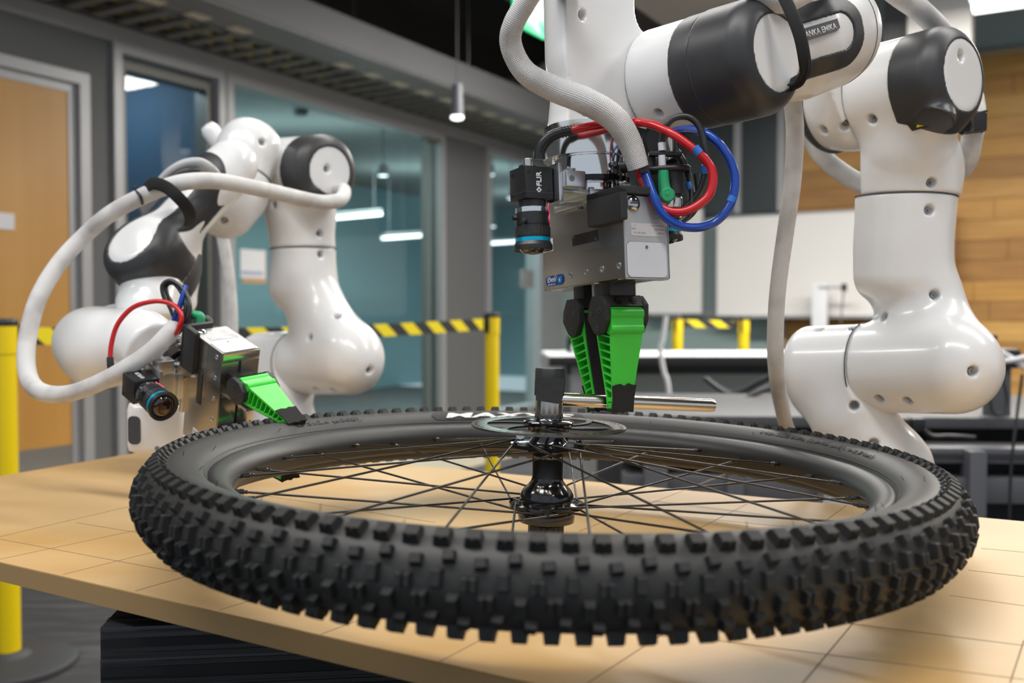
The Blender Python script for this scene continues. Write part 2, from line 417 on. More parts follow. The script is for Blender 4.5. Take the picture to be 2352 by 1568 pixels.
# windows
def window(n, va, vb, top_px, wd=.05, m=M_TRIM, z0=.12, z1=None):
    z1 = z1 or ZT
    fr_ = struct(obj('window_%d' % n, rect_frame('f', va-.03, vb+.03, z0, z1, wd, m), m))
    gp = box('pane', WU-.06, WU-.052, va, vb, z0+wd, z1-wd, M_GLASS, fr_, T=RM); return fr_
w1 = window(1, vW1a, vW1b, 0); w2 = window(2, vW2a, vW2b, 0); w3 = window(3, vC+.02, vG, 0)
obj('inner_frame', rect_frame('f', vW1a+.03, vW1b-.02, .17, ZT-.07, .045, M_TRIMD, -.02, -.12), M_TRIMD, w1)
obj('inner_frame', rect_frame('f', vW2b-.14, vW2b-.0, .17, ZT-.05, .02, M_TRIMD, -.02, -.08), M_TRIMD, w2)
wl('wall_left', vW1b+.03, vW2a-.03, 0, ZT, M_TRIM)
wl('wall_left', vG, BV, 0, ZT, M_TRIM)
# office rooms behind the glass
def office(name, v0, v1, depth, wallm, cz=2.62):
    bm = bmesh.new(); U0 = WU-TK-depth; U1 = WU-TK-.001
    bbox(bm, U0-.05, U0, v0, v1, 0, cz, RM); bbox(bm, U0, U1, v0-.04, v0, 0, cz, RM); bbox(bm, U0, U1, v1, v1+.04, 0, cz, RM)
    struct(obj(name, bm, wallm)); struct(box('ceiling', U0, U1, v0, v1, cz, cz+.03, M_OCEIL, T=RM))
office('wall_office', vD1+.2, vW1b+.02, 3.0, M_NAVY)
office('wall_meeting_room', vW1b+.1, BV+4.8, 3.6, M_TEAL)
area(RM(WU-.7, vD1+.38, 2.5), (.25, .25), 9, (.8, .9, 1), name='office_fill')  # added fill, kept out of view, to brighten the dark office
area(RM(WU-1.6, 5.0, 2.55), (2.6, .5), 90, (.85, .97, 1), (0, 0, ROOMROT+PI/2), name='meeting_room_fill')  # two added fills that brighten the meeting room; no fixture of its own
area(RM(WU-1.4, 8.2, 2.55), (2.6, .5), 110, (.9, 1, 1), (0, 0, ROOMROT+PI/2), name='meeting_room_fill')
for (uu, vv, pw) in ((-6.0, 6.0, 16), (-6.0, 9.0, 18), (-6.0, 11.5, 16)):
    area(RM(uu, vv, 2.05), (2.2, .3), pw, (.8, .97, 1), (PI, 0, 0), name='ceiling_fill')  # added upward fill to lift the dark meeting room ceiling
# things seen through the glass: luminaires, display, notices
def uplane(px, py, U):
    r = RAY(px, py); t = U/(r.dot(UV_)); p = r*t; return p.dot(VV_), CZ+p.z
def linear_lamp(p0, p1, U, label):
    v0, z0 = uplane(*p0, U); v1, z1 = uplane(*p1, U); a = RM(U, v0, z0); b = RM(U, v1, z1)
    t = thing('linear_lamp', label, 'lamp', None, (a+b)/2)
    e = (b-a).normalized(); n = e.cross(Vector((0, 0, 1))).normalized(); up = n.cross(e)
    T = frame(a, e, n, up); L = (b-a).length
    box('housing', 0, L, -.03, .03, .012, .05, M_TRIM, t, T, .003); box('diffuser', 0, L, -.028, .028, -.02, .012, M_LITE, t, T, .004)
    for q in (.12, .88): cyl('hanger', T(L*q, 0, .05), T(L*q, 0, .05)+Vector((0, 0, max(.05, 2.62-T(L*q, 0, .05).z))), .003, M_TRIM, t, 6)
linear_lamp((762, 500), (873, 490), -6.3, 'long white linear lamp glowing behind the glass wall, right of the left robot arm')
linear_lamp((880, 546), (993, 538), -6.6, 'lower white linear lamp glowing behind the glass, nearest the dark grey column')
linear_lamp((1124, 558), (1218, 552), -6.3, 'white linear lamp seen in the narrow pane right of the dark grey column')
def down_lamp(px, py, d, label, rpx=11):
    p = P(px, py, d); r = R(rpx, d); t = thing('downlight', label, 'lamp', None, p)
    lathe('housing', p, (0, 0, 1), [(r*.9, .001), (r, 0), (r, .07), (r*.6, .08), (0, .08)], M_BEAM, t, 20)
    lathe('diffuser', p-Vector((0, 0, .004)), (0, 0, 1), [(r*.95, 0), (r*.95, .006)], M_LITE, t, 20)
    cyl('stem', p+Vector((0, 0, .08)), (p.x, p.y, max(p.z+.12, 2.6)), .006, M_BEAM, t, 8)
down_lamp(880, 403, 7.0, 'small round downlight glowing behind the glass above the linear lamps')
down_lamp(1126, 401, 8.6, 'small round downlight just right of the dark grey column top', 9)
down_lamp(1130, 520, 9.3, 'tiny round downlight low in the narrow pane right of the column', 8)
down_lamp(1173, 455, 9.5, 'tiny faint downlight above the black machine camera in the narrow pane', 7)
down_lamp(1644, 466, 9.2, 'small round ceiling light glowing beyond the blue cable loop', 10)
v0, z0 = uplane(436, 640, -4.55); v1, z1 = uplane(499, 676, -4.55)
tag(box('wall_display', -4.58, -4.55, v0, v1, z1, z0, mat('blue_screen', (0, .05, .2), .4, emit=(0, .13, .42), es=.9), T=RM), 'blue glowing display behind the narrow dark window at left', 'display')
def notice(px0, py0, px1, py1, U, label, strip=True):
    va, za = uplane(px0, py0, U); vb, zb = uplane(px1, py1, U)
    t = thing('wall_notice', label, 'notice', None, RM(U, va, zb))
    box('sheet', U, U+.004, va, vb, zb, za, M_PAPER, t, T=RM)
    box('printed_band', U+.004, U+.006, va+.03*(vb-va), vb-.1*(vb-va), zb+(za-zb)*.12, zb+(za-zb)*.24, mat('pale_blue_print', (.35, .38, .5), .6), t, T=RM)
    if strip: box('backing', U-.004, U, va+.02, vb+.01, zb-.03, za, mat('cork_edge', (.5, .3, .15), .6), t, T=RM)
notice(551, 571, 609, 640, WU-.045, 'white printed notice on the glass just left of the left robot upper arm')
v0, z0 = uplane(1203, 618, -4.2); v1, z1 = uplane(1228, 662, -4.2)
tag(box('wall_controller', WU, WU+.03, v0, v1, z1, z0, mat('grey_plastic', (.25, .25, .25), .5), T=RM, bev=.004), 'small grey wall controller beside the glass left of the right gripper', 'controller')
# smoke detectors on the office ceiling
for (px, py, lab) in ((690, 257, 'dark round detector on the ceiling behind the wide glass wall'), (458, 296, 'dark round detector behind the narrow glass pane')):
    r = RAY(px, py); t_ = (2.60-CZ)/r.z; p = Vector((0, 0, CZ))+r*min(t_, 7.5)
    tag(lathe('smoke_detector', p, (0, 0, 1), [(.03, -.03), (.055, -.02), (.06, .02), (0, .02)], M_BEAM, None, 20), lab, 'detector')
# ceiling services running along the room
def cbar(name, u0, u1, z0, z1, m, v0=-.6, v1=10.4, parent=None):
    return box(name, u0, u1, v0, v1, z0, z1, m, parent, T=RM)
cab = thing('cable_tray', 'long slotted metal cable tray just above the glass wall, full of leads', 'cable tray', None, RM(-4.0, 0, 2.47))
cbar('side_rail', -4.215, -4.19, 2.462, 2.56, M_BEAM2, parent=cab); cbar('side_rail', -3.82, -3.80, 2.45, 2.57, M_TRAY, parent=cab)
for i in range(64):
    v = 1.3+i*.145; box('rung', -4.19, -3.82, v, v+.05, 2.455, 2.475, M_TRAY, cab, T=RM)
YC = mat('yellow_cable', (.30, .25, .06), .5)
for k in range(6):
    tube('data_cable', [RM(-4.14+.058*k+.02*math.sin(i*1.3+k*2), i*.8+.2*k, 2.492+.012*math.sin(i*2+k)) for i in range(1, 14)], .017, (YC, M_BEAM2, M_BEAM, YC, M_TRIMD, M_BEAM)[k], cab, 8, 4)
box('tray_lid', -4.19, -3.82, .4, 10, 2.54, 2.55, M_CEIL, cab, T=RM)
bmm = thing('ceiling_beam', 'long grey steel channel with pale slots hanging beside the cable tray', 'beam', None, RM(-3.6, 0, 2.45))
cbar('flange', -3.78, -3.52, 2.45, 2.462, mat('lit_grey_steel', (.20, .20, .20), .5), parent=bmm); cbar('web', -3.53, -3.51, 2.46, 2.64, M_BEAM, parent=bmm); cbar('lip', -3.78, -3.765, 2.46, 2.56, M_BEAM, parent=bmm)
for i in range(24):
    v = 1.35+i*.27
    if i not in (5, 9, 10): box('slot_plate', -3.765, -3.69, v, v+.12, 2.443, 2.449, mat('pale_plate', (.60, .54, .44), .6), bmm, T=RM)
for i in range(5):
    v = 1.6+i*1.9; cyl('hanger', RM(-3.52, v, 2.6), RM(-3.52, v, ZC), .006, M_BEAM, bmm, 6)
dct = thing('ceiling_duct', 'wide grey rectangular duct running under the ceiling right of the cable tray', 'duct', None, RM(-2.9, 0, 2.9))
cbar('duct_body', -3.1, -2.75, 2.95, 3.25, M_BEAM2, parent=dct)
for i in range(9): box('duct_joint', -3.12, -2.73, .9+i*1.1, .94+i*1.1, 2.93, 3.27, M_BEAM, dct, T=RM)
struct(box('ceiling', -2.5, .7, -.6, 6.4, 2.98, 3.03, mat('beige_soffit', (.34, .31, .28), .8), T=RM))
for i, (v, lab) in enumerate(((3.3, 'dark cross beam over the left robot arm'), (5.3, 'dark cross beam above the pendant lamp'), (7.2, 'far dark cross beam beneath the ceiling deck'))):
    tag(box('cross_beam', -4.2, 6, v, v+.28, 3.38, 3.62, mat('cross_beam_paint', (.075, .07, .068), .7), T=RM), lab, 'beam')
for k, lab in ((0, 'upper of two pale curved pipes under the ceiling left of the white sleeve'), (1, 'lower of two pale curved pipes under the ceiling left of the white sleeve')):
    tag(tube('ceiling_pipe', [P(1070, 205+26*k, 7.5), P(1150, 195+24*k, 7.3), P(1230, 165+24*k, 7.0), P(1300, 120+24*k, 6.8), P(1420, 60, 6.6)], .03, M_TRAY, None, 10), lab, 'pipe')
pl = P(1050, 270, 5.6); pt_ = thing('pendant_lamp', 'slim grey cylinder pendant lamp hanging over the middle of the room', 'lamp', None, pl)
lathe('shade', pl, (0, 0, 1), [(.034, .003), (.036, .0), (.031, .19), (.012, .2), (0, .2)], mat('pendant_grey', (.25, .25, .28), .5), pt_, 24)
lathe('diffuser', pl-Vector((0, 0, .012)), (0, 0, 1), [(.02, 0), (.036, .006), (.036, .02)], M_LITE, pt_, 24)
cyl('cord', pl+Vector((0, 0, .2)), (pl.x, pl.y, ZC), .004, M_BEAM, pt_, 8)
p2 = P(812, 110, 6.2); cyl_ = cyl('hanger_rod', (p2.x, p2.y, 2.55), (p2.x, p2.y, ZC), .010, M_BEAM2, None, 8); tag(cyl_, 'thin vertical hanger rod below the ceiling deck right of the left robot arm', 'rod')
# exit sign (only its lit green corner shows behind the white sleeve)
ex = thing('exit_sign', 'glowing green ceiling sign partly hidden behind the curved white sleeve', 'sign', None, P(1225, 40, 4.6))
eo = P(1256, 92, 4.6); ed = -VV_; T = frame(eo, ed, Vector((ed.y, -ed.x, 0)), (0, 0, 1))
prism('sign_panel', rrect(0, .31, 0, .2, .018), lambda x, y, z: T(x, z, y), 0, .012, mat('green_sign', (0, .4, .15), .3, emit=(0, .72, .24), es=1.0), ex, bev=.002)
prism('housing', rrect(-.01, .32, .19, .26, .01), lambda x, y, z: T(x, z, y), -.02, .03, M_BEAM2, ex)

# back wall
uB0 = bw(1290, 718)[0]; uWd = bw(1806, 718)[0]
struct(box('wall_back', -4.3, uWd, BV, BV+.12, 0, ZC, M_BW, T=RM)); struct(box('wall_back', uWd, 9, BV+.04, BV+.16, 0, ZC, mat('pale_teal_wall', (.34, .42, .42), .7), T=RM))
struct(box('trim_3', -4.2, uWd, BV-.03, BV, bw(1500, 722)[1]-.02, bw(1500, 722)[1]+.03, M_TRIM, T=RM))
_u, _z = bw(1560, 372); _u2, _z2 = bw(1800, 486)
cw = box('window_4', bw(1300, 400)[0], uWd-.02, BV-.06, BV-.005, bw(1700, 492)[1], bw(1700, 372)[1]+.9, mat('dark_glass_band', (.045, .055, .058), .3), T=RM); struct(cw)
for u in (bw(1560, 400)[0], bw(1700, 400)[0], bw(1800, 400)[0]): box('mullion', u-.03, u+.03, BV-.09, BV-.06, bw(1700, 492)[1], bw(1700, 372)[1]+.9, M_TRIM, cw, T=RM)
PW = struct(box('wall_wood', uWd, 9, BV, BV+.035, 0, 2.93, mat('plank_backing', (.12, .06, .02), .8), T=RM))
rng = random.Random(5); rowh = .155; z = .0; k = 0
while z < 2.92:
    u = uWd - rng.random()*.8
    while u < 5.4:
        L = rng.uniform(.55, 1.5); a = max(u, uWd); b = min(u+L, 5.6)
        if b-a > .05: box('plank', a+.002, b-.002, BV-.018-.006*rng.random(), BV, z+.002, min(z+rowh, 2.93)-.002, rng.choice(M_PLANKS), PW, T=RM)
        u += L
    z += rowh
struct(box('trim_4', uWd-.05, uWd, BV-.05, BV+.05, 0, 3.0, M_TRIM, T=RM))
def board(px0, py0, px1, py1, label, off=.12):
    V = BV-off; u0, z0 = bw(px0, py0, V); u1, _ = bw(px1, py0, V); _, z1 = bw(px0, py1, V)
    t = thing('whiteboard', label, 'whiteboard', None, RM(u0, V, z1))
    box('panel', u0+.012, u1-.012, V-.012, V, z1+.012, z0-.012, M_WB, t, T=RM)
    bm = bmesh.new()
    for q in ((u0, u0+.014, z1, z0), (u1-.014, u1, z1, z0), (u0, u1, z1, z1+.014), (u0, u1, z0-.014, z0)): bbox(bm, q[0], q[1], V-.02, V+.004, q[2], q[3], RM)
    obj('edge_frame', bm, M_TRIM, t); box('pen_ledge', u0+.2, u1-.2, V-.07, V-.012, z1-.01, z1+.004, M_TRIM, t, T=RM); return t
board(1455, 486, 1618, 722, 'narrow whiteboard on the back wall between the right gripper and the wide whiteboard')
board(1646, 498, 2192, 727, 'wide whiteboard on the back wall behind the right robot upper arm', .2)
u0, z0 = bw(1880, 700, BV-.4); ms = thing('wall_stand', 'white stand post with a dark clip before the wide whiteboard', 'stand', None, RM(u0, BV-.4, 0))
box('post', bw(1866, 700, BV-.4)[0], bw(1900, 700, BV-.4)[0], BV-.42, BV-.36, .3, bw(1880, 650, BV-.4)[1], M_PAPER, ms, T=RM, bev=.004)
u0, z0 = bw(1941, 660, BV-.4); box('clip', u0-.02, u0+.02, BV-.44, BV-.42, z0-.03, z0+.03, BLK, ms, T=RM, bev=.004); box('bracket', bw(1880, 700, BV-.4)[0], u0, BV-.42, BV-.4, z0-.01, z0+.01, M_TRIM, ms, T=RM)
tube('cord', [RM(u0, BV-.44, z0-.02), RM(u0-.02, BV-.44, z0-.3), RM(u0-.01, BV-.44, .3)], .006, M_TRIMD, ms, 6)
# pale pillar and upper glazing at the right
u0 = bw(2084, 60, 6.6)[0]; u1 = bw(2231, 60, 6.6)[0]; struct(box('trim_5', u0, u1, 6.6, 6.8, bw(2150, 96, 6.6)[1]-.25, ZC, mat('cream_paint', (.86, .84, .80), .6), T=RM))
struct(box('trim_6', bw(2030, 60, 6.7)[0], u0, 6.7, 6.85, bw(2050, 110, 6.7)[1]-.25, ZC, M_WALL, T=RM))
ua, za = bw(2234, 14, 5.8); ub, zb = bw(2420, -6, 5.8); t = thing('strip_light', 'bright ceiling strip light in the upper right corner', 'lamp', None, RM(ua, 5.8, za))
box('diffuser', ua, ub, 5.78, 5.86, za-.03, za+.012, M_LITE, t, T=RM, bev=.004); box('housing', ua-.01, ub+.01, 5.77, 5.87, za+.012, za+.05, M_TRIM, t, T=RM)
ua, za = bw(2190, 60); struct(box('trim_7', uWd, 9, BV-.03, BV+.03, 2.93, 2.97, mat('ledge', (.45, .33, .18), .5), T=RM))

# ---------------------------------------------------------------- barrier posts and tape
def post(px_top, py_top, d, label, full=True, grp=None):
    p = P(px_top, py_top, d); x, y = p.x, p.y; H = p.z
    t = thing('barrier_post', label, 'barrier post', grp, (x, y, 0))
    lathe('pole', (x, y, .03), (0, 0, 1), [(.0318, 0), (.0318, H-.13)], YEL, t, 28)
    lathe('tape_head', (x, y, H-.1), (0, 0, 1), [(.0325, 0), (.0345, .002), (.0345, .078), (.0325, .08)], YEL, t, 28)
    lathe('cap', (x, y, H-.02), (0, 0, 1), [(.036, 0), (.037, .003), (.037, .014), (.033, .02), (0, .02)], BLK, t, 28)
    for s in (-1, 1):
        c = Vector((x, y, 0)) + VV_*(s*.034); T_ = frame((c.x, c.y, 0), UV_, VV_, (0, 0, 1)); box('tape_slot', -.008, .008, -.006, .006, H-.09, H-.022, BLK, t, T_, .001)
    lathe('base', (x, y, 0), (0, 0, 1), [(.17, 0), (.178, .004), (.178, .016), (.168, .024), (.06, .036), (.045, .05), (0, .05)], BASEK, t, 48)
    return (x, y, H)
pA = post(8, 731, 2.66, 'yellow barrier post nearest the camera at the left edge of the photo')
pB = post(1130, 718, 4.35, 'yellow barrier post standing right of the dark grey column')
pC = post(1556, 725, 5.85, 'left yellow barrier post behind the white desk')
pD = post(1708, 727, 5.85, 'right yellow barrier post behind the white desk')
def tape(a, b, label, st=.0, hgt=.05, pitch=.075):
    A = Vector((a[0], a[1], 0)); B = Vector((b[0], b[1], 0)); e = (B-A); L = e.length-.08; e.normalize(); A = A+e*.04; n = Vector((e.y, -e.x, 0))
    zt = (a[2]+b[2])/2; dz = (b[2]-a[2])/(L+.08)
    t = thing('barrier_tape', label, 'tape', None, (A.x, A.y, 0)); T = lambda x, y, z: A+e*x+n*y+Vector((0, 0, a[2]+dz*x-.025+z - .05*math.sin(PI*x/L)*st))
    x0 = 0; i = 0
    N = int(L/pitch)+2
    while (i-1)*pitch < L:
        lo0, lo1 = (i-.0)*pitch, (i+1)*pitch; sk = .06    # slanted stripe
        poly = [(lo0, -hgt), (lo1, -hgt), (lo1-sk, 0), (lo0-sk, 0)]
        # clip in x
        def clip(pl, lim, keep):
            out = []
            for j in range(len(pl)):
                p, q = pl[j], pl[(j+1) % len(pl)]; ip = keep(p[0]); iq = keep(q[0])
                if ip: out.append(p)
                if ip != iq:
                    tt = (lim-p[0])/(q[0]-p[0]); out.append((lim, p[1]+tt*(q[1]-p[1])))
            return out
        poly = clip(poly, 0, lambda x: x >= 0)
        if poly: poly = clip(poly, L, lambda x: x <= L)
        if len(poly) >= 3: prism('stripe', poly, lambda x, y, z: T(x, z, y), -.0008, .0008, (TAPEK, TAPEY)[i % 2], t, False)
        i += 1
    for x in (0, L): box('end_clip', x-.02, x+.012, -.006, .006, -hgt-.008, .006, BLK, t, T, .002)
tape(pA, pB, 'long black and yellow striped tape stretched behind the left robot arm', .35)
tape(pC, pD, 'short black and yellow striped tape between the two posts behind the desk', 0, .045, .07)

# ---------------------------------------------------------------- white desk far behind
dsk = P(1262, 822, 4.85); T = frame((dsk.x, dsk.y, 0), UV_, VV_, (0, 0, 1)); T2 = frame((dsk.x, dsk.y, 0), (1, .03, 0), (-.03, 1, 0), (0, 0, 1))
dk = thing('desk', 'long white desk with a thick black edge beyond the right gripper', 'desk', None, T2(0, 0, 0))
ztop = P(1262, 818, 4.85).z
box('desktop', 0, 1.85, 0, .72, ztop-.02, ztop, M_PAPER, dk, T2, .003); box('edge_band', -.004, 1.854, -.008, .0, ztop-.052, ztop-.002, BLK, dk, T2, .003)
for x in (.12, 1.7): box('leg', x, x+.06, .1, .16, 0, ztop-.05, M_TRIM, dk, T2); box('leg', x, x+.06, .62, .68, 0, ztop-.05, M_TRIM, dk, T2); box('foot', x-.01, x+.07, .02, .71, 0, .03, M_BEAM, dk, T2)
box('modesty_panel', .18, 1.7, .5, .52, ztop-.5, ztop-.1, mat('grey_panel', (.48, .53, .50), .6), dk, T2)
box('cross_rail', .1, 1.78, .12, .15, ztop-.1, ztop-.052, BLK, dk, T2)
q = T2(.17, .3, ztop); tag(lathe('white_ball', q, (0, 0, 1), [(0, 0), (.02, .003), (.032, .02), (.034, .034), (.028, .052), (.012, .064), (0, .066)], M_PAPER, None, 20), 'small round white object on the left end of the white desk', 'ornament')
q = T2(.18, .5, ztop); tag(lathe('desk_speaker', q, (0, 0, 1), [(.05, 0), (.05, .08), (.03, .11), (0, .115)], BLK, None, 16), 'small black rounded object at the left end of the white desk', 'speaker')
tag(tube('white_cable', PT([(1530, 726, 4.75), (1522, 780, 4.75), (1517, 800, 4.75), (1524, 850, 4.75), (1535, 890, 4.75), (1538, 1000, 4.75), (1530, 1176, 4.75)]), .012, M_PAPER, None, 8), 'white cable hanging in front of the white desk', 'cable')
# black leads lying/hanging behind the wheel
tag(tube('floor_lead', PT([(1620, 870, 4.2), (1680, 905, 4.1), (1740, 880, 4.0), (1790, 850, 3.9)]), .012, BLKR, None, 8), 'black lead sagging in front of the right barrier post behind the desk', 'cable')
tag(tube('floor_lead', PT([(1668, 990, 3.2), (1690, 940, 3.2), (1720, 912, 3.2), (1790, 880, 3.2)]), .010, BLKR, None, 8), 'black lead curving up beyond the end of the steel bar', 'cable')

# ---------------------------------------------------------------- grey equipment bench at right
bd = 2.5; bo = P(2030, 940, bd); Tb = frame((0, 0, 0), (1, -.06, 0), (.06, 1, 0), (0, 0, 1))
def bz(py, d=bd): return P(1176, py, d).z
eb = thing('equipment_bench', 'grey steel equipment bench with rails behind the right robot arm', 'bench', None, (1.1, 2.55, 0))
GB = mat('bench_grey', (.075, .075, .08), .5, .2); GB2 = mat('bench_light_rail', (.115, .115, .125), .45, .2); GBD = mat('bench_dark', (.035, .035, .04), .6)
X = lambda px, d=bd: (px-CX)/F*d
box('worktop', X(1300, 2.6), 2.4, 2.62, 3.35, bz(955, 2.6)-.03, bz(955, 2.6), GB, eb, Tb, .004)
box('backboard', X(1240, 3.3), 2.6, 3.35, 3.39, bz(952, 3.3)-.35, bz(945, 3.3)+.0, GB, eb, Tb)
box('front_rail', X(1300), 2.4, 2.50, 2.62, bz(1058), bz(1022), GB2, eb, Tb, .006)
box('rail_groove', X(1300), 2.4, 2.495, 2.50, bz(1044), bz(1034), GBD, eb, Tb)
box('apron', X(1300), 2.4, 2.60, 2.63, bz(1120), bz(1058), GBD, eb, Tb)
box('lower_rail', X(1300), 2.4, 2.48, 2.58, bz(1145), bz(1088), GB2, eb, Tb, .006)
box('lower_panel', X(1300), 2.4, 2.6, 2.64, .1, bz(1145), GBD, eb, Tb)
for px in (1352, 1530, 1730, 2060, 2215): box('leg', X(px), X(px+38), 2.46, 2.52, 0, bz(1025), GB2, eb, Tb, .004)
box('end_leg', X(1342), X(1392), 2.40, 2.46, 0, bz(1030), GB2, eb, Tb, .004)
oc = Tb(X(2275), 2.47, bz(985)); Tt = frame(oc, (1, -.06, 0), (.06, 1, 0), (0, 0, 1))
oo = thing('outlet_box', 'white outlet box with a blue logo stripe on the grey bench at right', 'outlet', None, oc)
box('housing', -.032, .032, -.02, .03, -.02, .022, M_PAPER, oo, Tt, .003); box('blue_stripe', -.026, .026, -.022, -.02, .0, .009, BTAPE, oo, Tt); box('blue_stem', -.005, .005, -.022, -.02, -.015, .0, BTAPE, oo, Tt)
tag(tube('outlet_lead', [Tt(0, -.01, -.02), Tt(.01, -.03, -.08), Tt(-.01, -.03, -.16), Tt(.02, -.02, -.3)], .004, BTAPE, None, 8), 'thin blue lead hanging from the white outlet box', 'cable')
ps = P(2058, 975, 2.42); tp = thing('power_adapter', 'black power adapter with its cord lying on the grey bench', 'adapter', None, ps)
box('brick', -.045, .03, -.02, .03, -.018, .018, BLK, tp, frame(ps, (1, 0, 0), (0, 1, 0), (0, 0, 1)), .006)
box('plug', .035, .07, -.014, .014, -.014, .018, BLK, tp, frame(ps, (1, 0, 0), (0, 1, 0), (0, 0, 1)), .005)
tube('cord', PT([(2110, 972, 2.42), (2140, 1000, 2.41), (2180, 1001, 2.41), (2240, 1004, 2.41)]), .005, BLKR, tp, 8)
# monitor stand at far right
ma = thing('monitor_arm', 'black monitor arm clamped at the right edge of the grey bench', 'stand', None, P(2295, 960, 2.6))
dm = 2.6
box('column', X(2278, dm), X(2326, dm), dm, dm+.05, bz(965, dm), bz(830, dm), mat('charcoal_metal', (.09, .09, .095), .5), ma, None, .006)
box('head', X(2262, dm), X(2340, dm), dm-.02, dm+.06, bz(846, dm), bz(800, dm), BLK, ma, None, .012)
box('joint', X(2270, dm), X(2288, dm), dm-.01, dm+.03, bz(800, dm), bz(768, dm), mat('navy_cap', (.01, .012, .03), .5), ma, None, .004)
tube('cable_loop', PT([(2296, 850, 2.55), (2306, 880, 2.54), (2312, 920, 2.54), (2300, 950, 2.54), (2280, 945, 2.54), (2275, 915, 2.54)]), .004, BLKR, ma, 8)
tag(tube('white_lead', PT([(2245, 812, 2.45), (2285, 806, 2.45), (2320, 820, 2.45), (2360, 850, 2.45)]), .007, M_PAPER, None, 8), 'white lead draped over the black monitor arm at right edge', 'cable')
tag(tube('white_lead', PT([(2262, 835, 2.44), (2300, 830, 2.44), (2330, 826, 2.44), (2365, 818, 2.44)]), .007, M_PAPER, None, 8), 'lower white lead crossing the black monitor arm', 'cable')
tag(tube('thin_lead', PT([(2348, 860, 2.40), (2330, 1000, 2.39), (2322, 1080, 2.39), (2318, 1200, 2.39)]), .004, BLKR, None, 8), 'thin dark lead hanging down the front of the grey bench at right', 'cable')

# ================================================================ WORK TABLE
U2 = UV_; V2 = VV_; ZB = CZ-.235
M_MDF = mat('mdf_board', (.61, .41, .195), .42, noise=(2.3, (.49, .285, .09), .47, .68, (1, 1.6, 1)), bump=(900, .1))  # darker orange noise also puts shadows and reflections into the board colour
M_MDFE = mat('mdf_edge', (.36, .225, .095), .7, noise=(4, (.35, .22, .085), .4, .7, (1, 1, 6)))
M_LINE = mat('pencil_line', (.25, .17, .09), .7)
def tb(px, py):
    r = RAY(px, py); t = -.235/r.z; p = r*t; return p.dot(UV_), p.dot(VV_)
bl = [tb(427, 1020), tb(2352, 1197), tb(0, 1093), tb(0, 1290), tb(1216, 1566)]
tu0 = -1.335; tvb0 = bl[0][1]; 
print('TABLE', [tuple(round(x, 3) for x in q) for q in bl])
tbl = thing('work_table', 'pale wooden board table top with a drawn grid under the bicycle wheel', 'table', None, RM(-.3, .87, 0))
A_ = Vector((*[0, 0], 0))
def tpt(px, py):
    r = RAY(px, py); t = -.235/r.z; return Vector((r.x*t, r.y*t, 0))
cF0 = tpt(0, 1290); cF1 = tpt(1216, 1566); cB0 = tpt(427, 1020); cB1 = tpt(2352, 1197); cL = tpt(0, 1093)
eF = (cF1-cF0).normalized(); eB = (cB1-cB0).normalized(); eL = (cL-cB0).normalized()
# corners: back-left, back-right (extended), front-right (extended), front-left
def isect(p, d, q, e):
    den = d.x*e.y-d.y*e.x; t = ((q.x-p.x)*e.y-(q.y-p.y)*e.x)/den; return p+d*t
K0 = cB0; K3 = isect(cB0, eL, cF0, eF); K1 = cB0+eB*2.3; K2 = cF0+eF*((K1-cF0).dot(eF))
prism('board', [(k.x, k.y) for k in (K0, K3, K2, K1)], lambda x, y, z: Vector((x, y, z)), ZB-.018, ZB, M_MDF, tbl, False)
prism('board_edge', [(k.x, k.y) for k in (K0-eB*.0006, K3-eB*.0006-Vector((eF.y*-1, eF.x, 0))*.0006, K2-Vector((eF.y*-1, eF.x, 0))*.0006, K1)], lambda x, y, z: Vector((x, y, z)), ZB-.0182, ZB-.0008, M_MDFE, tbl, False)
def gline(a, b, wd=.0006):
    a = tpt(*a); b = tpt(*b); e = (b-a).normalized(); n = Vector((-e.y, e.x, 0)); prism('grid_line', [tuple((a+n*wd)[:2]), tuple((b+n*wd)[:2]), tuple((b-n*wd)[:2]), tuple((a-n*wd)[:2])], lambda x, y, z: Vector((x, y, z)), ZB-.0002, ZB+.00015, M_LINE, tbl, False)
gn = [((0, 1284), (430, 1193)), ((145, 1319), (520, 1226)), ((311, 1357), (620, 1268)), ((503, 1401), (720, 1336)), ((738, 1456), (920, 1388)), ((1010, 1519), (1190, 1424)), ((1350, 1568), (1640, 1380)), ((1844, 1568), (1960, 1430)), ((2320, 1568), (2352, 1470)),
      ((1330, 1220), (1700, 1075)), ((1600, 1216), (1730, 1150)), ((1890, 1200), (1945, 1160)), ((0, 1232), (310, 1160))]
for a, b in gn: gline(a, b)
for a, b in (((0, 1238), (560, 1342)), ((175, 1200), (480, 1250)), ((2253, 1259), (2352, 1268)), ((2181, 1367), (2352, 1391)), ((2224, 1309), (2352, 1324)), ((1860, 1420), (2352, 1482)), ((1640, 1470), (2352, 1560)), ((1560, 1185), (1960, 1225)), ((1500, 1150), (1900, 1200)), ((560, 1130), (1000, 1200))): gline(a, b)
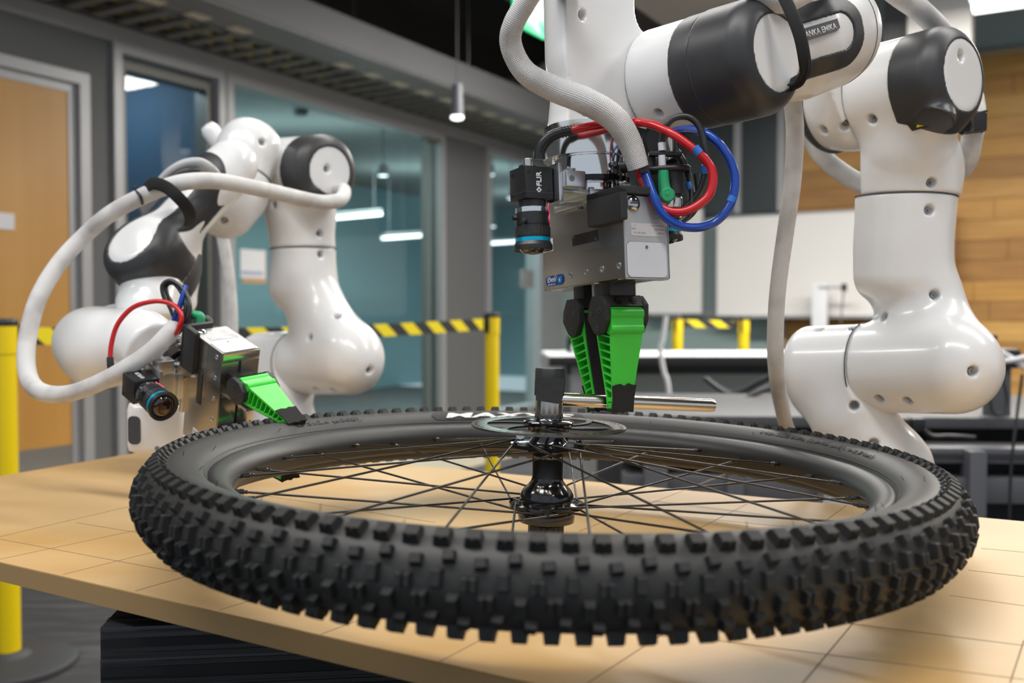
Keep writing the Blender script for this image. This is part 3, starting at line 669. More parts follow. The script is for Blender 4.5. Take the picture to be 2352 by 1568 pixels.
# black extrusion frame under the board
fr0 = thing('table_frame', 'black slotted extrusion frame under the front of the wooden board', 'frame', None, P(500, 1560, .86)*1)
EXM = mat('black_extrusion', (.028, .028, .03), .38, .4); EXD = mat('extrusion_slot', (.004, .004, .004), .8)
def extr(name, o, e, n, L, wy, wz, parent, slots=((.5,),)):
    e = Vector(e).normalized(); up = Vector((0, 0, 1)); n = up.cross(e).normalized(); T = frame(o, e, n, up)
    b = box(name, 0, L, 0, wy, -wz, 0, EXM, parent, T, .0015)
    for zz in (.25, .75): box('slot', .001, L-.001, -.0012, .004, -wz*zz-.004, -wz*zz+.004, EXD, b, T)
    for yy in (.25, .75): box('slot', .001, L-.001, wy*yy-.004, wy*yy+.004, -.003, .0012, EXD, b, T)
    for zz in (.08, .42, .58, .92): box('ridge', .002, L-.002, -.0016, .001, -wz*zz-.001, -wz*zz+.001, EXM, b, T)
extr('beam', P(229, 1441, .81), (1, .12, 0), None, 1.4, .08, .055, fr0)
extr('beam', P(229, 1514, .81), (1, .12, 0), None, 1.4, .08, .045, fr0)
extr('beam', P(248, 1404, .90)+Vector((.06, .0, 0)), (.35, 1, 0), None, .5, .06, .04, fr0)
box('corner_bracket', 0, .05, 0, .004, -.03, .0, ALU, fr0, frame(P(300, 1418, .9), (1, .12, 0), (-.12, 1, 0), (0, 0, 1)), .001)
for px in (640, 850): 
    Tq = frame(P(px, 1600, .86), (1, .12, 0), (-.12, 1, 0), (0, 0, 1))
    box('support_post', 0, .016, .02, .05, -.3, .03, PANEL, fr0, Tq, .002)
for (x, y) in ((-.15, 1.15), (.75, .85), (-.2, .78), (-1.0, 1.35), (1.1, .62)): 
    if y > .9 or x > .5: box('leg', x, x+.04, y, y+.04, 0, ZB-.05, EXM, fr0, None, .001)
# ================================================================ BICYCLE WHEEL
TILT = math.radians(1.4)
WN = Vector((math.sin(TILT), 0, math.cos(TILT))); WX = Vector((math.cos(TILT), 0, -math.sin(TILT))); TILTY = math.radians(.4); WY = Vector((0, math.cos(TILTY), math.sin(TILTY))); WN = WX.cross(WY).normalized()
WC = Vector((.033, .893, CZ-.1578))            # centre of the tyre plane
WT = frame(WC, WX, WY, WN)
RC, RHO = .3292, .0297
wh = thing('bicycle_wheel', 'black knobbly bicycle wheel lying flat above the wooden table', 'wheel', None, WC+WN*-.078)
def ring_bm(prof, n=200, closed=False):
    bm = bmesh.new(); rings = []
    for i in range(n):
        t = 2*PI*i/n; rings.append([bm.verts.new(WT(r*math.cos(t), r*math.sin(t), z)) for r, z in prof])
    m = len(prof)
    for i in range(n):
        j = (i+1) % n
        for k in range(m if closed else m-1): bm.faces.new((rings[i][k], rings[j][k], rings[j][(k+1) % m], rings[i][(k+1) % m]))
    return bm
# tyre casing
prof = []
for i in range(41):
    a = math.radians(152-304*i/40); prof.append((RC+RHO*math.cos(a), RHO*.98*math.sin(a)))
prof += [(RC-.024, -.011), (RC-.024, .011)]
tyre = obj('tyre', ring_bm(prof, 240, True), RUB, wh, 60)
# raised bead line + moulding nibs
for s in (1, -1):
    a = math.radians(141); obj('bead_line', ring_bm([(RC+(RHO+.0002)*math.cos(a-.02), s*(RHO+.0002)*math.sin(a-.02)), (RC+(RHO+.0002)*math.cos(a+.022), s*(RHO+.0002)*math.sin(a+.022)), (RC+(RHO-.002)*math.cos(a+.02), s*(RHO-.003)*math.sin(a+.02))], 200, True), GROOVE, tyre, 60)
def tyr(th, a, h=0.):   # surface point: th around the wheel, a section angle (0 outward, + up)
    r = RC+(RHO+h)*math.cos(a); return WT(r*math.cos(th), r*math.sin(th), (RHO+h)*math.sin(a))
def tframe(th, a, h=0.):
    c, s = math.cos(th), math.sin(th)
    rad = WX*c+WY*s; tan = -WX*s+WY*c; n = rad*math.cos(a)+WN*math.sin(a); cr = -rad*math.sin(a)+WN*math.cos(a)
    return tyr(th, a, h), tan, cr, n
def knob_mesh(name, lx, ly, hz, tap=.75, sipe=0, skew=0.):
    bm = bmesh.new(); 
    def blk(x0, x1, y0, y1, z1, tp=tap):
        cx, cy = (x0+x1)/2, (y0+y1)/2
        lo = [bm.verts.new((x+skew*y, y, -.0025)) for x, y in ((x0, y0), (x1, y0), (x1, y1), (x0, y1))]
        hi = [bm.verts.new((cx+(x-cx)*tp+skew*y, cy+(y-cy)*tp, z1)) for x, y in ((x0, y0), (x1, y0), (x1, y1), (x0, y1))]
        bm.faces.new(hi); bm.faces.new(lo[::-1])
        for i in range(4): bm.faces.new((lo[i], lo[(i+1) % 4], hi[(i+1) % 4], hi[i]))
    if sipe: blk(-lx, -.0006, -ly, ly, hz); blk(.0006, lx, -ly, ly, hz*.97); blk(-lx*.9, lx*.9, -ly*.9, ly*.9, hz*.5)
    else: blk(-lx, lx, -ly, ly, hz)
    bmesh.ops.bevel(bm, geom=[e for e in bm.edges if min(v.co.z for v in e.verts) > 0], offset=.0005, segments=1, affect='EDGES')
    bmesh.ops.recalc_face_normals(bm, faces=bm.faces)
    me = bpy.data.meshes.new(name); bm.to_mesh(me); bm.free(); me.materials.append(KNOB); return me
def side_mesh(name, sg):
    """shoulder lug: tall block with a stepped notch on its outer side"""
    bm = bmesh.new()
    def blk(x0, x1, y0, y1, z0, z1, tx=.0012, ty=.0012):
        lo = [bm.verts.new((x, y*sg, z0)) for x, y in ((x0, y0), (x1, y0), (x1, y1), (x0, y1))]
        hi = [bm.verts.new((x, y*sg, z1)) for x, y in ((x0+tx, y0+ty), (x1-tx, y0+ty), (x1-tx, y1-ty), (x0+tx, y1-ty))]
        bm.faces.new(hi); bm.faces.new(lo[::-1])
        for i in range(4): bm.faces.new((lo[i], lo[(i+1) % 4], hi[(i+1) % 4], hi[i]))
    blk(-.0056, .0056, -.0060, .0045, -.003, .0060); blk(-.0042, .0042, .0040, .0085, -.003, .0030, .0008, .0016)
    blk(-.0012, .0012, -.0062, .0030, .004, .0056, .0004, .0004)
    bmesh.ops.recalc_face_normals(bm, faces=bm.faces)
    me = bpy.data.meshes.new(name); bm.to_mesh(me); bm.free(); me.materials.append(KNOB); return me
NK = 116; PITCH = 2*PI/NK
KM = {'s+': side_mesh('side_lug', 1), 's-': side_mesh('side_lug', -1), 'm': knob_mesh('mid_lug', .0042, .0038, .0048, .78), 'c': knob_mesh('centre_lug', .0036, .0060, .0048, .8, 0),
      'd': knob_mesh('centre_lug', .0044, .0048, .0046, .8, 1)}
kn = []
for i in range(NK):
    th = i*PITCH; od = i % 2
    kn.append((th, math.radians(62), 's+', 0, .0)); kn.append((th+PITCH*.5, -math.radians(62), 's-', 0, .0))
    kn.append((th+PITCH*(.35), math.radians(37 if od else 31), 'm', .1, .0003)); kn.append((th+PITCH*(.85), -math.radians(37 if od else 31), 'm', -.1, .0003))
    kn.append((th+PITCH*.05, math.radians(13.5 if od else 9), 'c' if od else 'd', .0, .0005)); kn.append((th+PITCH*.55, -math.radians(13.5 if od else 9), 'c' if od else 'd', .0, .0005))
cs = []
for q in kn:
    p, tn, cr, n = tframe(q[0], q[1], q[4]); vis = (Vector((0, 0, CZ))-p).normalized().dot(n); cs.append(((p-Vector((0, 0, CZ))).length*(1 if vis > -.25 else 5), q))
cs.sort(key=lambda x: x[0])
far = []
for i, (dd, q) in enumerate(cs):
    p, tn, cr, n = tframe(q[0], q[1], q[4])
    if q[3]:
        c_, s_ = math.cos(q[3]), math.sin(q[3]); tn, cr = tn*c_+cr*s_, cr*c_-tn*s_
    Mx = Matrix(((tn.x, cr.x, n.x, p.x), (tn.y, cr.y, n.y, p.y), (tn.z, cr.z, n.z, p.z), (0, 0, 0, 1)))
    if i < 296:
        o = bpy.data.objects.new('tread_knob', KM[q[2]]); COL.objects.link(o); o.parent = tyre; o.matrix_local = Matrix.Translation(-Vector((0, 0, 0))) @ Mx
    else: far.append((q[2], Mx))
bm = bmesh.new()
for k, Mx in far:
    n0 = len(bm.verts); bm.from_mesh(KM[k]); bm.verts.ensure_lookup_table()
    bmesh.ops.transform(bm, matrix=Mx, verts=bm.verts[n0:])
ft = obj('far_tread', bm, KNOB, tyre, False, False); ft['kind'] = 'stuff'
hb = bmesh.new()
for i in range(46):     # moulding hairs
    th = i*2*PI/46+.03*math.sin(i*5); a = math.radians((70, 100, 128)[i % 3]); p = tyr(th, a, 0); q = tyr(th, a, .0045); lathe_bm(hb, p, q-p, [(.0003, 0), (.00022, .0045)], 5)
o = obj('moulding_hairs', hb, KNOB, tyre); o['kind'] = 'stuff'
# print on the sidewall (text runs along the tyre)
def tyre_text(name, s, th0, a0, size, m, sx=1., bold=0., ext=.0002, h=.0001, shear=0.):
    dirn = -1
    def mf(x, y, z):
        a = a0 - y/(RHO+h); r = RC+RHO*math.cos(a0); return tyr(th0+dirn*x/r, a, h+z)
    return text(name, s, None, size, m, tyre, ext, bold, 'CENTER', sx, mf, shear)
def th_at(px, py, a):   # wheel angle under a pixel on the far side
    best = None
    for i in range(3600):
        th = i*PI/1800
        if math.sin(th) < -.2: continue
        p = tyr(th, a); q = Vector((p.x, p.y*CP-(p.z-CZ)*SP, p.y*SP+(p.z-CZ)*CP)); x = CX+F*q.x/q.y; y = CY-F*q.z/q.y
        e = abs(x-px)+.3*abs(y-py)
        if best is None or e < best[0]: best = (e, th)
    return best[1]
aS = math.radians(120)
thM = th_at(1165, 950, aS)
bm = bmesh.new()      # black panel behind the white letters
N_ = 60; half = .31; va = []
for i in range(N_+1):
    t = thM-half+2*half*i/N_; e = min(1, (1-abs(2*i/N_-1))*14); aw = .27*math.sqrt(max(0., e)); va.append([bm.verts.new(tyr(t, aS+aw*k, .0002)) for k in (-1, -.5, 0, .5, 1)])
for i in range(N_):
    for k in range(4): bm.faces.new((va[i][k], va[i+1][k], va[i+1][k+1], va[i][k+1]))
obj('logo_panel', bm, mat('logo_black', (.008, .008, .008), .6), tyre)
def block_text(s, th0, size):
    tyre_text('logo_lettering', s, th0, aS+.17, size, mat('logo_white', (.9, .88, .82), .4), 3.5, .0004, .0002, .0007, .15)
block_text('MAXXIS', thM, .0128)
tyre_text('size_lettering', '27.5x2.6 (650B)', th_at(752, 960, aS), aS+.06, .0085, TEXTK, 1.7, .0, .0004)
tyre_text('pressure_lettering', '140-320 KPa (20-45 psi/1.4-2.8 bar)', th_at(1885, 1027, aS), aS+.02, .0082, TEXTK, 1.55, .0, .0004)
# rim
rp = [(.3035, .0148), (.3005, .0166), (.2965, .0165), (.2925, .0150), (.2875, .0118), (.2838, .0070), (.2822, .0025), (.2822, -.0025), (.2838, -.0070), (.2875, -.0118), (.2925, -.0150), (.2965, -.0165), (.3005, -.0166), (.3035, -.0148)]
rim = obj('rim', ring_bm(rp, 220, True), RIM, wh, 60)
# hub
HB = lambda r, z: None
def hz(py): return (718-py)/F*.893+.1565       # pixel row -> height over the tyre plane at the hub
ax0 = WC
def hub_part(name, prof, m, parent, n=48, rmod=None): return lathe(name, WC, WN, prof, m, parent, n, 30, rmod)
zt, zb_ = .0345, -.0215
hub = hub_part('hub_shell', [(.0, -.074), (.010, -.074), (.010, -.066), (.0145, -.066), (.0150, -.039), (.0262, -.037), (.0268, -.031), (.0255, -.0255), (.0352, zb_-.0015), (.0352, zb_+.0015), (.0255, zb_+.0035), (.0254, -.0165), (.0248, -.0118),
     (.0226, -.0078), (.0182, -.0032), (.0153, .0004), (.0143, .004), (.0143, .029), (.0160, .0318), (.0352, zt-.0015), (.0352, zt+.0015), (.0180, .0375), (.0155, .041), (.0150, .045), (.0190, .0475), (.0195, .0500), (.0165, .0520), (.0150, .056), (.012, .060), (0, .060)], HUBM, wh, 64)
hub_part('freehub_splines', [(.0158, -.067), (.0168, -.066), (.0168, -.0405), (.0158, -.0395)], BLKP, hub, 108, lambda t, r, h: 1.0-.07*(1 if int(t/(2*PI)*108) % 6 in (0, 1) else 0))
text('hub_lettering', 'FH-MT510 MALAYSIA VIA', None, .0030, TEXTG if False else TEXTW, hub, .0001, 0, 'CENTER', 1, lambda x, y, z: WC+WN*(.0225+y)+(WX*math.sin(x/.0145-.02)-WY*math.cos(x/.0145-.02))*(.01435+z))
for zf in (zt, zb_):
    for i in range(16):
        t = i*PI/8+.1; lathe('spoke_hole_eyelet', WT(.031*math.cos(t), .031*math.sin(t), zf), WN, [(.0016, -.0022), (.002, -.002), (.002, .002), (.0016, .0022)], BLK, hub, 8)
# spokes
for i in range(32):
    s = i % 2; dr = 1 if (i//2) % 2 else -1; zf = (zt, zb_)[s]
    tr = i*2*PI/32+.07; th = tr-dr*math.radians(62)
    out = .0024 if (i//2) % 2 else -.0024
    h0 = WT(.031*math.cos(th), .031*math.sin(th), zf-out*.9); h1 = WT(.031*math.cos(th), .031*math.sin(th), zf+out)
    h2 = WT(.0330*math.cos(th+dr*.12), .0330*math.sin(th+dr*.12), zf+out*1.1)
    e1 = WT(.2765*math.cos(tr), .2765*math.sin(tr), .002 if s == 0 else -.002)
    sp = tube('spoke', [h0, h1, h2, h2+(e1-h2)*.3, h2+(e1-h2)*.65, e1], [.00105]*6, SPOKE, wh, 8, 3)
    d_ = (h2-e1).normalized(); e2 = e1-d_*.0075
    lathe('nipple', e2, d_, [(.0019, 0), (.0019, .0065), (.0023, .0068), (.0023, .0105), (.0017, .0112), (.0017, .0135), (.0011, .0142)], HUBM, sp, 8)
    lathe('spoke_head', h0-WN*.0, WN*(1 if out < 0 else -1), [(.0020, -.0003), (.0020, .0008), (.0008, .0014)], SPOKE, sp, 8)
# brake rotor
zr = .0522; rt = .0009; rot = bmesh.new()
def annulus(bm, r0, r1, z0, z1, n=96, wav=0.):
    L = []
    for i in range(n):
        t = 2*PI*i/n; ro = r1*(1+wav*math.cos(t*8)); L.append([bm.verts.new(WT(r*math.cos(t), r*math.sin(t), z)) for r, z in ((r0, z0), (ro, z0), (ro, z1), (r0, z1))])
    for i in range(n):
        j = (i+1) % n
        for k in range(4): bm.faces.new((L[i][k], L[j][k], L[j][(k+1) % 4], L[i][(k+1) % 4]))
annulus(rot, .0575, .0665, zr-rt, zr+rt); annulus(rot, .0695, .0722, zr-rt, zr+rt)
for i in range(48):     # webs between the vent slots of the braking ring
    t = 2*PI*i/48; c0, s0 = math.cos(t), math.sin(t); T = frame(WT(0, 0, zr), WX*c0+WY*s0, -WX*s0+WY*c0, WN)
    TT = lambda x, y, z, T=T: T(x, y+.3*(x-.068), z); bbox(rot, .0655, .0705, -.0026, .0026, -rt, rt, TT)
rotor = obj('brake_rotor', rot, ROTOR, wh)
for i in range(6):
    t = i*PI/3+.25; pts = []
    L0, L1 = [], []
    for k in range(9):
        r = .018+(.059-.018)*k/8; tt = t+.55*(k/8)**1.3; wd = .0030+.0015*abs(k/8-.5); c0, s0 = math.cos(tt), math.sin(tt); q = wd/r
        L0.append((r*math.cos(tt-q), r*math.sin(tt-q))); L1.append((r*math.cos(tt+q), r*math.sin(tt+q)))
    prism('rotor_arm', L0+L1[::-1], WT, zr-.0008, zr+.0008, mat('rotor_black', (.02, .02, .02), .3, .5), rotor)
lathe('rotor_carrier', WT(0, 0, zr), WN, [(.014, -.003), (.0205, -.0026), (.0215, .0), (.0205, .0024), (.0235, .0028), (.0235, .0042), (.0205, .0058), (.014, .0062), (.014, -.003)], HUBM, rotor, 48)
for i in range(6):
    t = i*PI/3+.25; lathe('rivet', WT(.0212*math.cos(t), .0212*math.sin(t), zr+.001), WN, [(.0028, 0), (.0028, .0015), (.001, .002)], ROTOR, rotor, 10)
lathe('flange_nut', WT(-.026, .004, .0425), Vector((-.1, -1, .1)), [(.0042, 0), (.0042, .002), (.0024, .002), (.0024, .0035), (.0001, .0035)], STEEL, hub, 12)
# socket tool and bar (a welded spanner standing on the rotor lock ring)
tool = thing('socket_spanner', 'steel socket spanner with a bare round bar standing on the wheel hub', 'tool', None, WT(0, 0, zr+.006))
sc = lambda t, r, h: 1.0-(.05 if (math.cos(t*14) > .35 and h < .006) else 0.)
lathe('socket', WT(0, 0, zr+.0062), WN, [(.0105, 0), (.0128, .0), (.0128, .006), (.0128, .0440), (.0120, .0455), (.0085, .0455), (.0085, .03), (0, .03)], mat('worn_chrome', (.5, .47, .43), .2, 1., noise=(25, (.36, .33, .3), .4, .7, (1, 1, 1))), tool, 84, 30, sc)
for i in range(14):
    t = 2*PI*i/14; cpt = WT(0, 0, zr+.0095)+(WX*math.cos(t)+WY*math.sin(t))*.0124; lathe('drive_notch', cpt, WX*math.cos(t)+WY*math.sin(t), [(0, 0), (.0022, 0), (.0022, .0007), (0, .0008)], GROOVE, tool, 10)
def tmod(t, r, h): return 1+.03*math.sin(3*t+h*300)+.015*math.sin(9*t)
lathe('tape_wrap', WT(0, 0, zr+.0062), WN, [(.0129, .0225), (.0140, .0225), (.0143, .035), (.0138, .0462), (.0128, .0480), (.010, .0475)], TAPE, tool, 60, 40, tmod)
prism('tape_tail', [(-.013, .0), (.010, -.003), (.0135, .02), (-.013, .022)], frame(WT(0, 0, zr+.0250)-WY*.0137, WX, WN, -WY), 0, .0009, TAPE, tool)
b0 = P(1258, 916, .895); b1 = P(1642, 931, .925)
lathe('bar', b0-(b1-b0).normalized()*.004, b1-b0, [(.0, 0), (.0064, 0), (.0064, (b1-b0).length-.001), (.0056, (b1-b0).length+.003), (0, (b1-b0).length+.003)], mat('bar_steel', (.74, .68, .60), .16, 1.), tool, 40)
lathe('weld_collar', b0-(b1-b0).normalized()*.004, b1-b0, [(.0064, 0), (.0095, .001), (.0075, .006), (.0064, .012)], mat('weld', (.25, .22, .17), .5, .9), tool, 24, 40, lambda t, r, h: 1+.05*math.sin(5*t))
# ================================================================ GRIPPER ASSEMBLY (shared by both robots)
def plane_px(px, py, o, n):
    r = RAY(px, py); t = (Vector(o)-Vector((0, 0, CZ))).dot(n)/r.dot(n); return Vector((0, 0, CZ))+r*t
def mono(name, s, T, size, m, parent, **k): return text(name, s, T, size, m, parent, **k)
def lens_profile(T, base, d, parent, s=1.):
    pass
def machine_camera(root, c, L, T_, U, tag_text=True, pink=True):
    """c: local origin corner of the housing; lens points along -U"""
    T = frame(c, L, T_, U); S = .029
    body = box('machine_camera', 0, S, 0, S, 0, .0295, BLK, root, T, .0008)
    box('housing_line', -.0003, S+.0003, -.0003, S+.0003, .0055, .0060, GROOVE, body, T)
    for (x, y, z, n) in ((-.0002, .0255, .008, (-1, 0)), (.0245, -.0002, .005, (0, -1)), (.004, -.0002, .007, (0, -1)), (-.0002, .004, .0245, (-1, 0)), (.0245, -.0002, .0245, (0, -1))):
        ax = (L*n[0]+T_*n[1]); lathe('housing_screw', T(x, y, z)-ax*.0002, ax, [(.0016, 0), (.0016, .0005), (.0008, .0005), (.0008, .0001), (0, .0001)], BLKP, body, 10)
    # wordmark on the face x=0 (normal -L), reading upward
    tw = lambda x, y, z: T(-z-.0001, .0165-y, .0060+x)
    text('wordmark', 'FLIR', lambda x, y, z: T(-z-.0001, .0165-y, .0110+x), .0072, TEXTW, body, ext=.0001, bold=.00022, sx=1.02)
    D = lambda a, b, r: [(a+r, b), (a, b+r), (a-r, b), (a, b-r)]
    for (a, b, r) in ((.0068, .0139, .00165), (.0092, .0139, .00165), (.0080, .0127, .00165), (.0080, .0151, .00165)):
        prism('emblem', D(a, b, r), lambda x, y, z: T(-z-.0001, y, x), 0, .0001, TEXTW, body)
    prism('emblem_core', D(.0080, .0139, .0011), lambda x, y, z: T(-z-.0001, y, x), .0001, .00015, BLK, body)
    cc = T(S/2, S/2, 0)
    def le(name, prof, m, n=40, rm=None): return lathe(name, cc, -U, prof, m, lens, n, 30, rm)
    lens = lathe('lens', cc, -U, [(.0128, -.0005), (.0128, .006), (.0150, .0062), (.0150, .0119), (.0158, .0122), (.0158, .0222), (.0153, .0224), (.0153, .0236), (.0160, .0238), (.0160, .0345), (.0150, .0345)], BLK, root, 56)
    le('chrome_ring', [(.0150, .0066), (.0153, .0068), (.0153, .0112), (.0150, .0114)], CHROME)
    le('knurl', [(.0160, .0252), (.01625, .0253), (.01625, .0325), (.0160, .0326)], BLKP, 120, lambda t, r, h: 1+.008*(1 if int(t/(2*PI)*120) % 4 < 2 else -1))
    le('blue_ring', [(.0150, .0344), (.0161, .0344), (.0161, .0378), (.0152, .0378)], CYAN)
    le('flared_hood', [(.0150, .0376), (.0160, .0378), (.0180, .0412), (.0180, .0450), (.0172, .0456), (.0135, .0440), (.0130, .0425)], BLK)
    le('front_glass', [(.0136, .0430), (.0120, .0455), (.0085, .0478), (.004, .0490), (0, .0493)], LENSG)
    le('inner_ring', [(.0075, .0483), (.0090, .0478), (.0088, .0474)], mat('amber_coating', (.10, .03, .012), .1, .6))
    for (ax, h) in ((-T_, .0165), (-T_*.8-L*.6, .0205), (L*.6+T_*.8, .0165), (L*.6+T_*.8, .0245)):
        ax = ax.normalized(); p = cc-U*h+ax*.0155
        lathe('thumb_screw', p, ax, [(.0011, 0), (.0011, .002), (.0021, .002), (.0021, .0052), (.001, .0056)], STEEL if ax.dot(T_) > 0 else BLK, lens, 12)
    if pink: tube('pink_mark', [cc-U*h+(L*(-.75+.1*math.sin(h*600))+T_*.62).normalized()*(.0158 if h < .012 else .0166) for h in (.003, .008, .013, .018, .022)], .0009, PINK, lens, 8, 4)
    # rear connectors
    p = T(.007, .020, .0295); lathe('rear_connector', T(.009, .0085, .0295), U, [(.0046, 0), (.0046, .0075), (.0038, .0080), (0, .0080)], STEEL, body, 20)
    box('usb_plug', .017, .026, .008, .022, .0295, .0345, BLK, body, T, .001)
    return T
def finger(root, G, x0, sgn, zr0=-.0125, seam=0, slope=.0115, inn=-.0045):
    """soft green ribbed finger. G local frame of gripper; x0 = outer face x at the root, sgn=+1 near finger (pad faces +x), -1 far finger"""
    T = lambda a, y, z: G(x0+sgn*a, y, z)      # a: 0 outer face -> inner face
    yc = .0255
    base = box('finger_carriage', .002, .020, yc-.0145, yc+.0145, zr0, .004, BLK, root, T, .0006)
    # printed bracket: octagonal cheeks + top bridge
    cheek = [(-.004, -.021), (.004, -.0125), (.018, -.0125), (.0245, -.024), (.026, -.034), (.017, -.046), (.012, -.049), (.004, -.047), (-.003, -.036)]
    if sgn < 0: cheek = [(.026-x+.0-.0035, z) for x, z in cheek]
    bk = prism('finger_bracket', cheek, lambda x, y, z: T(x, yc+z, y), -.0245, -.0185, BLKP, root, 30, .0008)
    prism('bracket_cheek', cheek, lambda x, y, z: T(x, yc+z, y), .0185, .0245, BLKP, bk, 30, .0008)
    prism('bracket_bridge', [(-.0042, -.0225), (.0035, -.0122), (.019, -.0122), (.021, -.0215), (.006, -.024)], lambda x, y, z: T(x, yc+z, y), -.0205, .0205, BLKP, bk, 30)
    for (a, z) in ((.0205, -.029), (.0055, -.0265), (.0105, -.0425)):
        if sgn < 0: a = .0225-a
        lathe('bracket_screw', T(a, yc-.0245, z), T(0, -1, 0)-T(0, 0, 0), [(.0026, 0), (.0026, .0004), (.0013, .0004), (.0013, -.0002), (0, -.0002)], mat('screw_ring', (.045, .045, .045), .35), bk, 14)
    for y in (-.0085, .0085):      # recessed cap screws in the sloped bridge
        nrm = (T(-.8, 0, .62)-T(0, 0, 0)).normalized(); q = T(-.0004, yc+y, -.0172)
        lathe('counterbore', q, nrm, [(.0044, .0001), (.0044, .0006), (.0034, .0006), (.0034, -.0004), (0, -.0004)], mat('bore_black', (.004, .004, .004), .6), bk, 18)
        lathe('cap_screw', q+nrm*.0003, nrm, [(.0022, 0), (.0022, .0011), (.001, .0011), (.001, .0003), (0, .0003)], BLK, bk, 12)
    # green body
    zt_, zl = -.0235, -.117
    def W(z):      # half width in y
        t = (zt_-z)/(zt_-zl); return .0182-(.0182-.0112)*max(0, min(1, (t-.25)/.65))
    def xo(z):     # outer face
        t = max(0, (z+.046)/(zl+.046)); return -.002+slope*t
    def xi(z):     # inner (pad) face
        t = (zt_-z)/(zt_-zl); return .0225+inn*t
    bm = bmesh.new()
    def slab(pa, pb, th, ya=None):      # pa,pb in (a,z); thickness th perpendicular; width follows W
        (a0, z0), (a1, z1) = pa, pb; dx, dz = a1-a0, z1-z0; L = math.hypot(dx, dz); nx, nz = -dz/L*th/2, dx/L*th/2
        c = []
        for (a, z) in ((a0, z0), (a1, z1)):
            for s in (-1, 1):
                for yy in (-1, 1):
                    w_ = W(z); c.append(bm.verts.new(T(a+s*nx, yc+yy*w_, z+s*nz)))
        # order: p0(-,-)(-,+)(+,-)(+,+) p1...
        for f in ((0, 1, 3, 2), (4, 6, 7, 5), (0, 4, 5, 1), (2, 3, 7, 6), (0, 2, 6, 4), (1, 5, 7, 3)): bm.faces.new([c[i] for i in f])
    zs = [zt_-(zt_-zl)*i/14 for i in range(15)]
    for i in range(14):
        slab((xo(zs[i])+.001, zs[i]), (xo(zs[i+1])+.001, zs[i+1]), .0022); slab((xi(zs[i])-.001, zs[i]), (xi(zs[i+1])-.001, zs[i+1]), .0024)
    for i in range(8):
        z = -.050-.0072*i; slab((xo(z)+.001, z-.0012), (xi(z+.003)-.001, z+.003), .0016)
    slab((xo(-.109)+.0005, -.1085), (xi(-.109)-.001, -.1085), .004); slab((xo(-.114)+.0005, -.1145), (xi(-.114)-.001, -.1145), .006)
    for (a, b, z0, z1) in ((.0, .022, -.028, -.047),): 
        for yy in (0,): bbox(bm, a, b, yc-W(z0)+.0005, yc+W(z0)-.0005, z1, z0, T)
    fg = obj('finger', bm, GREEN, root, False)
    # rounded double boss on the outer face
    for (z, r) in ((-.0295, .0058), (-.0435, .0052)):
        a = T(.0005, yc-.0182, z); b = T(.0005, yc+.0182, z); lathe('finger_boss', a, b-a, [(0, 0), (r, 0), (r, (b-a).length), (0, (b-a).length)], GREEN, fg, 28, 40)
    prism('boss_web', [(-.0038, -.030), (-.0034, -.043), (.004, -.043), (.004, -.030)], lambda x, y, z: T(x, yc+z, y), -.0181, .0181, GREEN, fg)
    # pads
    def pad(name, z0, z1, side, th, ov, rag=0.):
        bm = bmesh.new(); n = 10; rows = []
        for i in range(n+1):
            z = z0+(z1-z0)*i/n; a = (xi(z)+.0002) if side > 0 else (xo(z)-.0004); w_ = (W(z)-.0006 if side > 0 else W(z)+.0006)*ov
            row = []
            for k in range(7):
                y = yc-w_+2*w_*k/6; zz = z+(rag*math.sin(k*2.4+z0*90)*(1 if i in (0, n) else 0))
                row.append((bm.verts.new(T(a, y, zz)), bm.verts.new(T(a+(th if side > 0 else -th), y, zz))))
            rows.append(row)
        for i in range(n):
            for k in range(6):
                for s in (0, 1): bm.faces.new((rows[i][k][s], rows[i+1][k][s], rows[i+1][k+1][s], rows[i][k+1][s]))
        for i in range(n):
            for k in (0, 6): bm.faces.new((rows[i][k][0], rows[i+1][k][0], rows[i+1][k][1], rows[i][k][1]))
        for i in (0, n):
            for k in range(6): bm.faces.new((rows[i][k][0], rows[i][k+1][0], rows[i][k+1][1], rows[i][k][1]))
        return obj(name, bm, FOAM, fg, 30)
    pad('grip_pad', -.026, -.119, 1, .0016, .94, .0006); pad('tip_wrap', -.095, -.1205, -1, .0011, 1.03, .0014)
    prism('tip_cap', [(xo(-.117)-.001, -.1165), (xi(-.117)+.001, -.1165), (xi(-.118)+.001, -.1195), (xo(-.118)-.0005, -.1205)], lambda x, y, z: T(x, yc+z, y), -.0112, .0112, FOAM, fg)
    return T
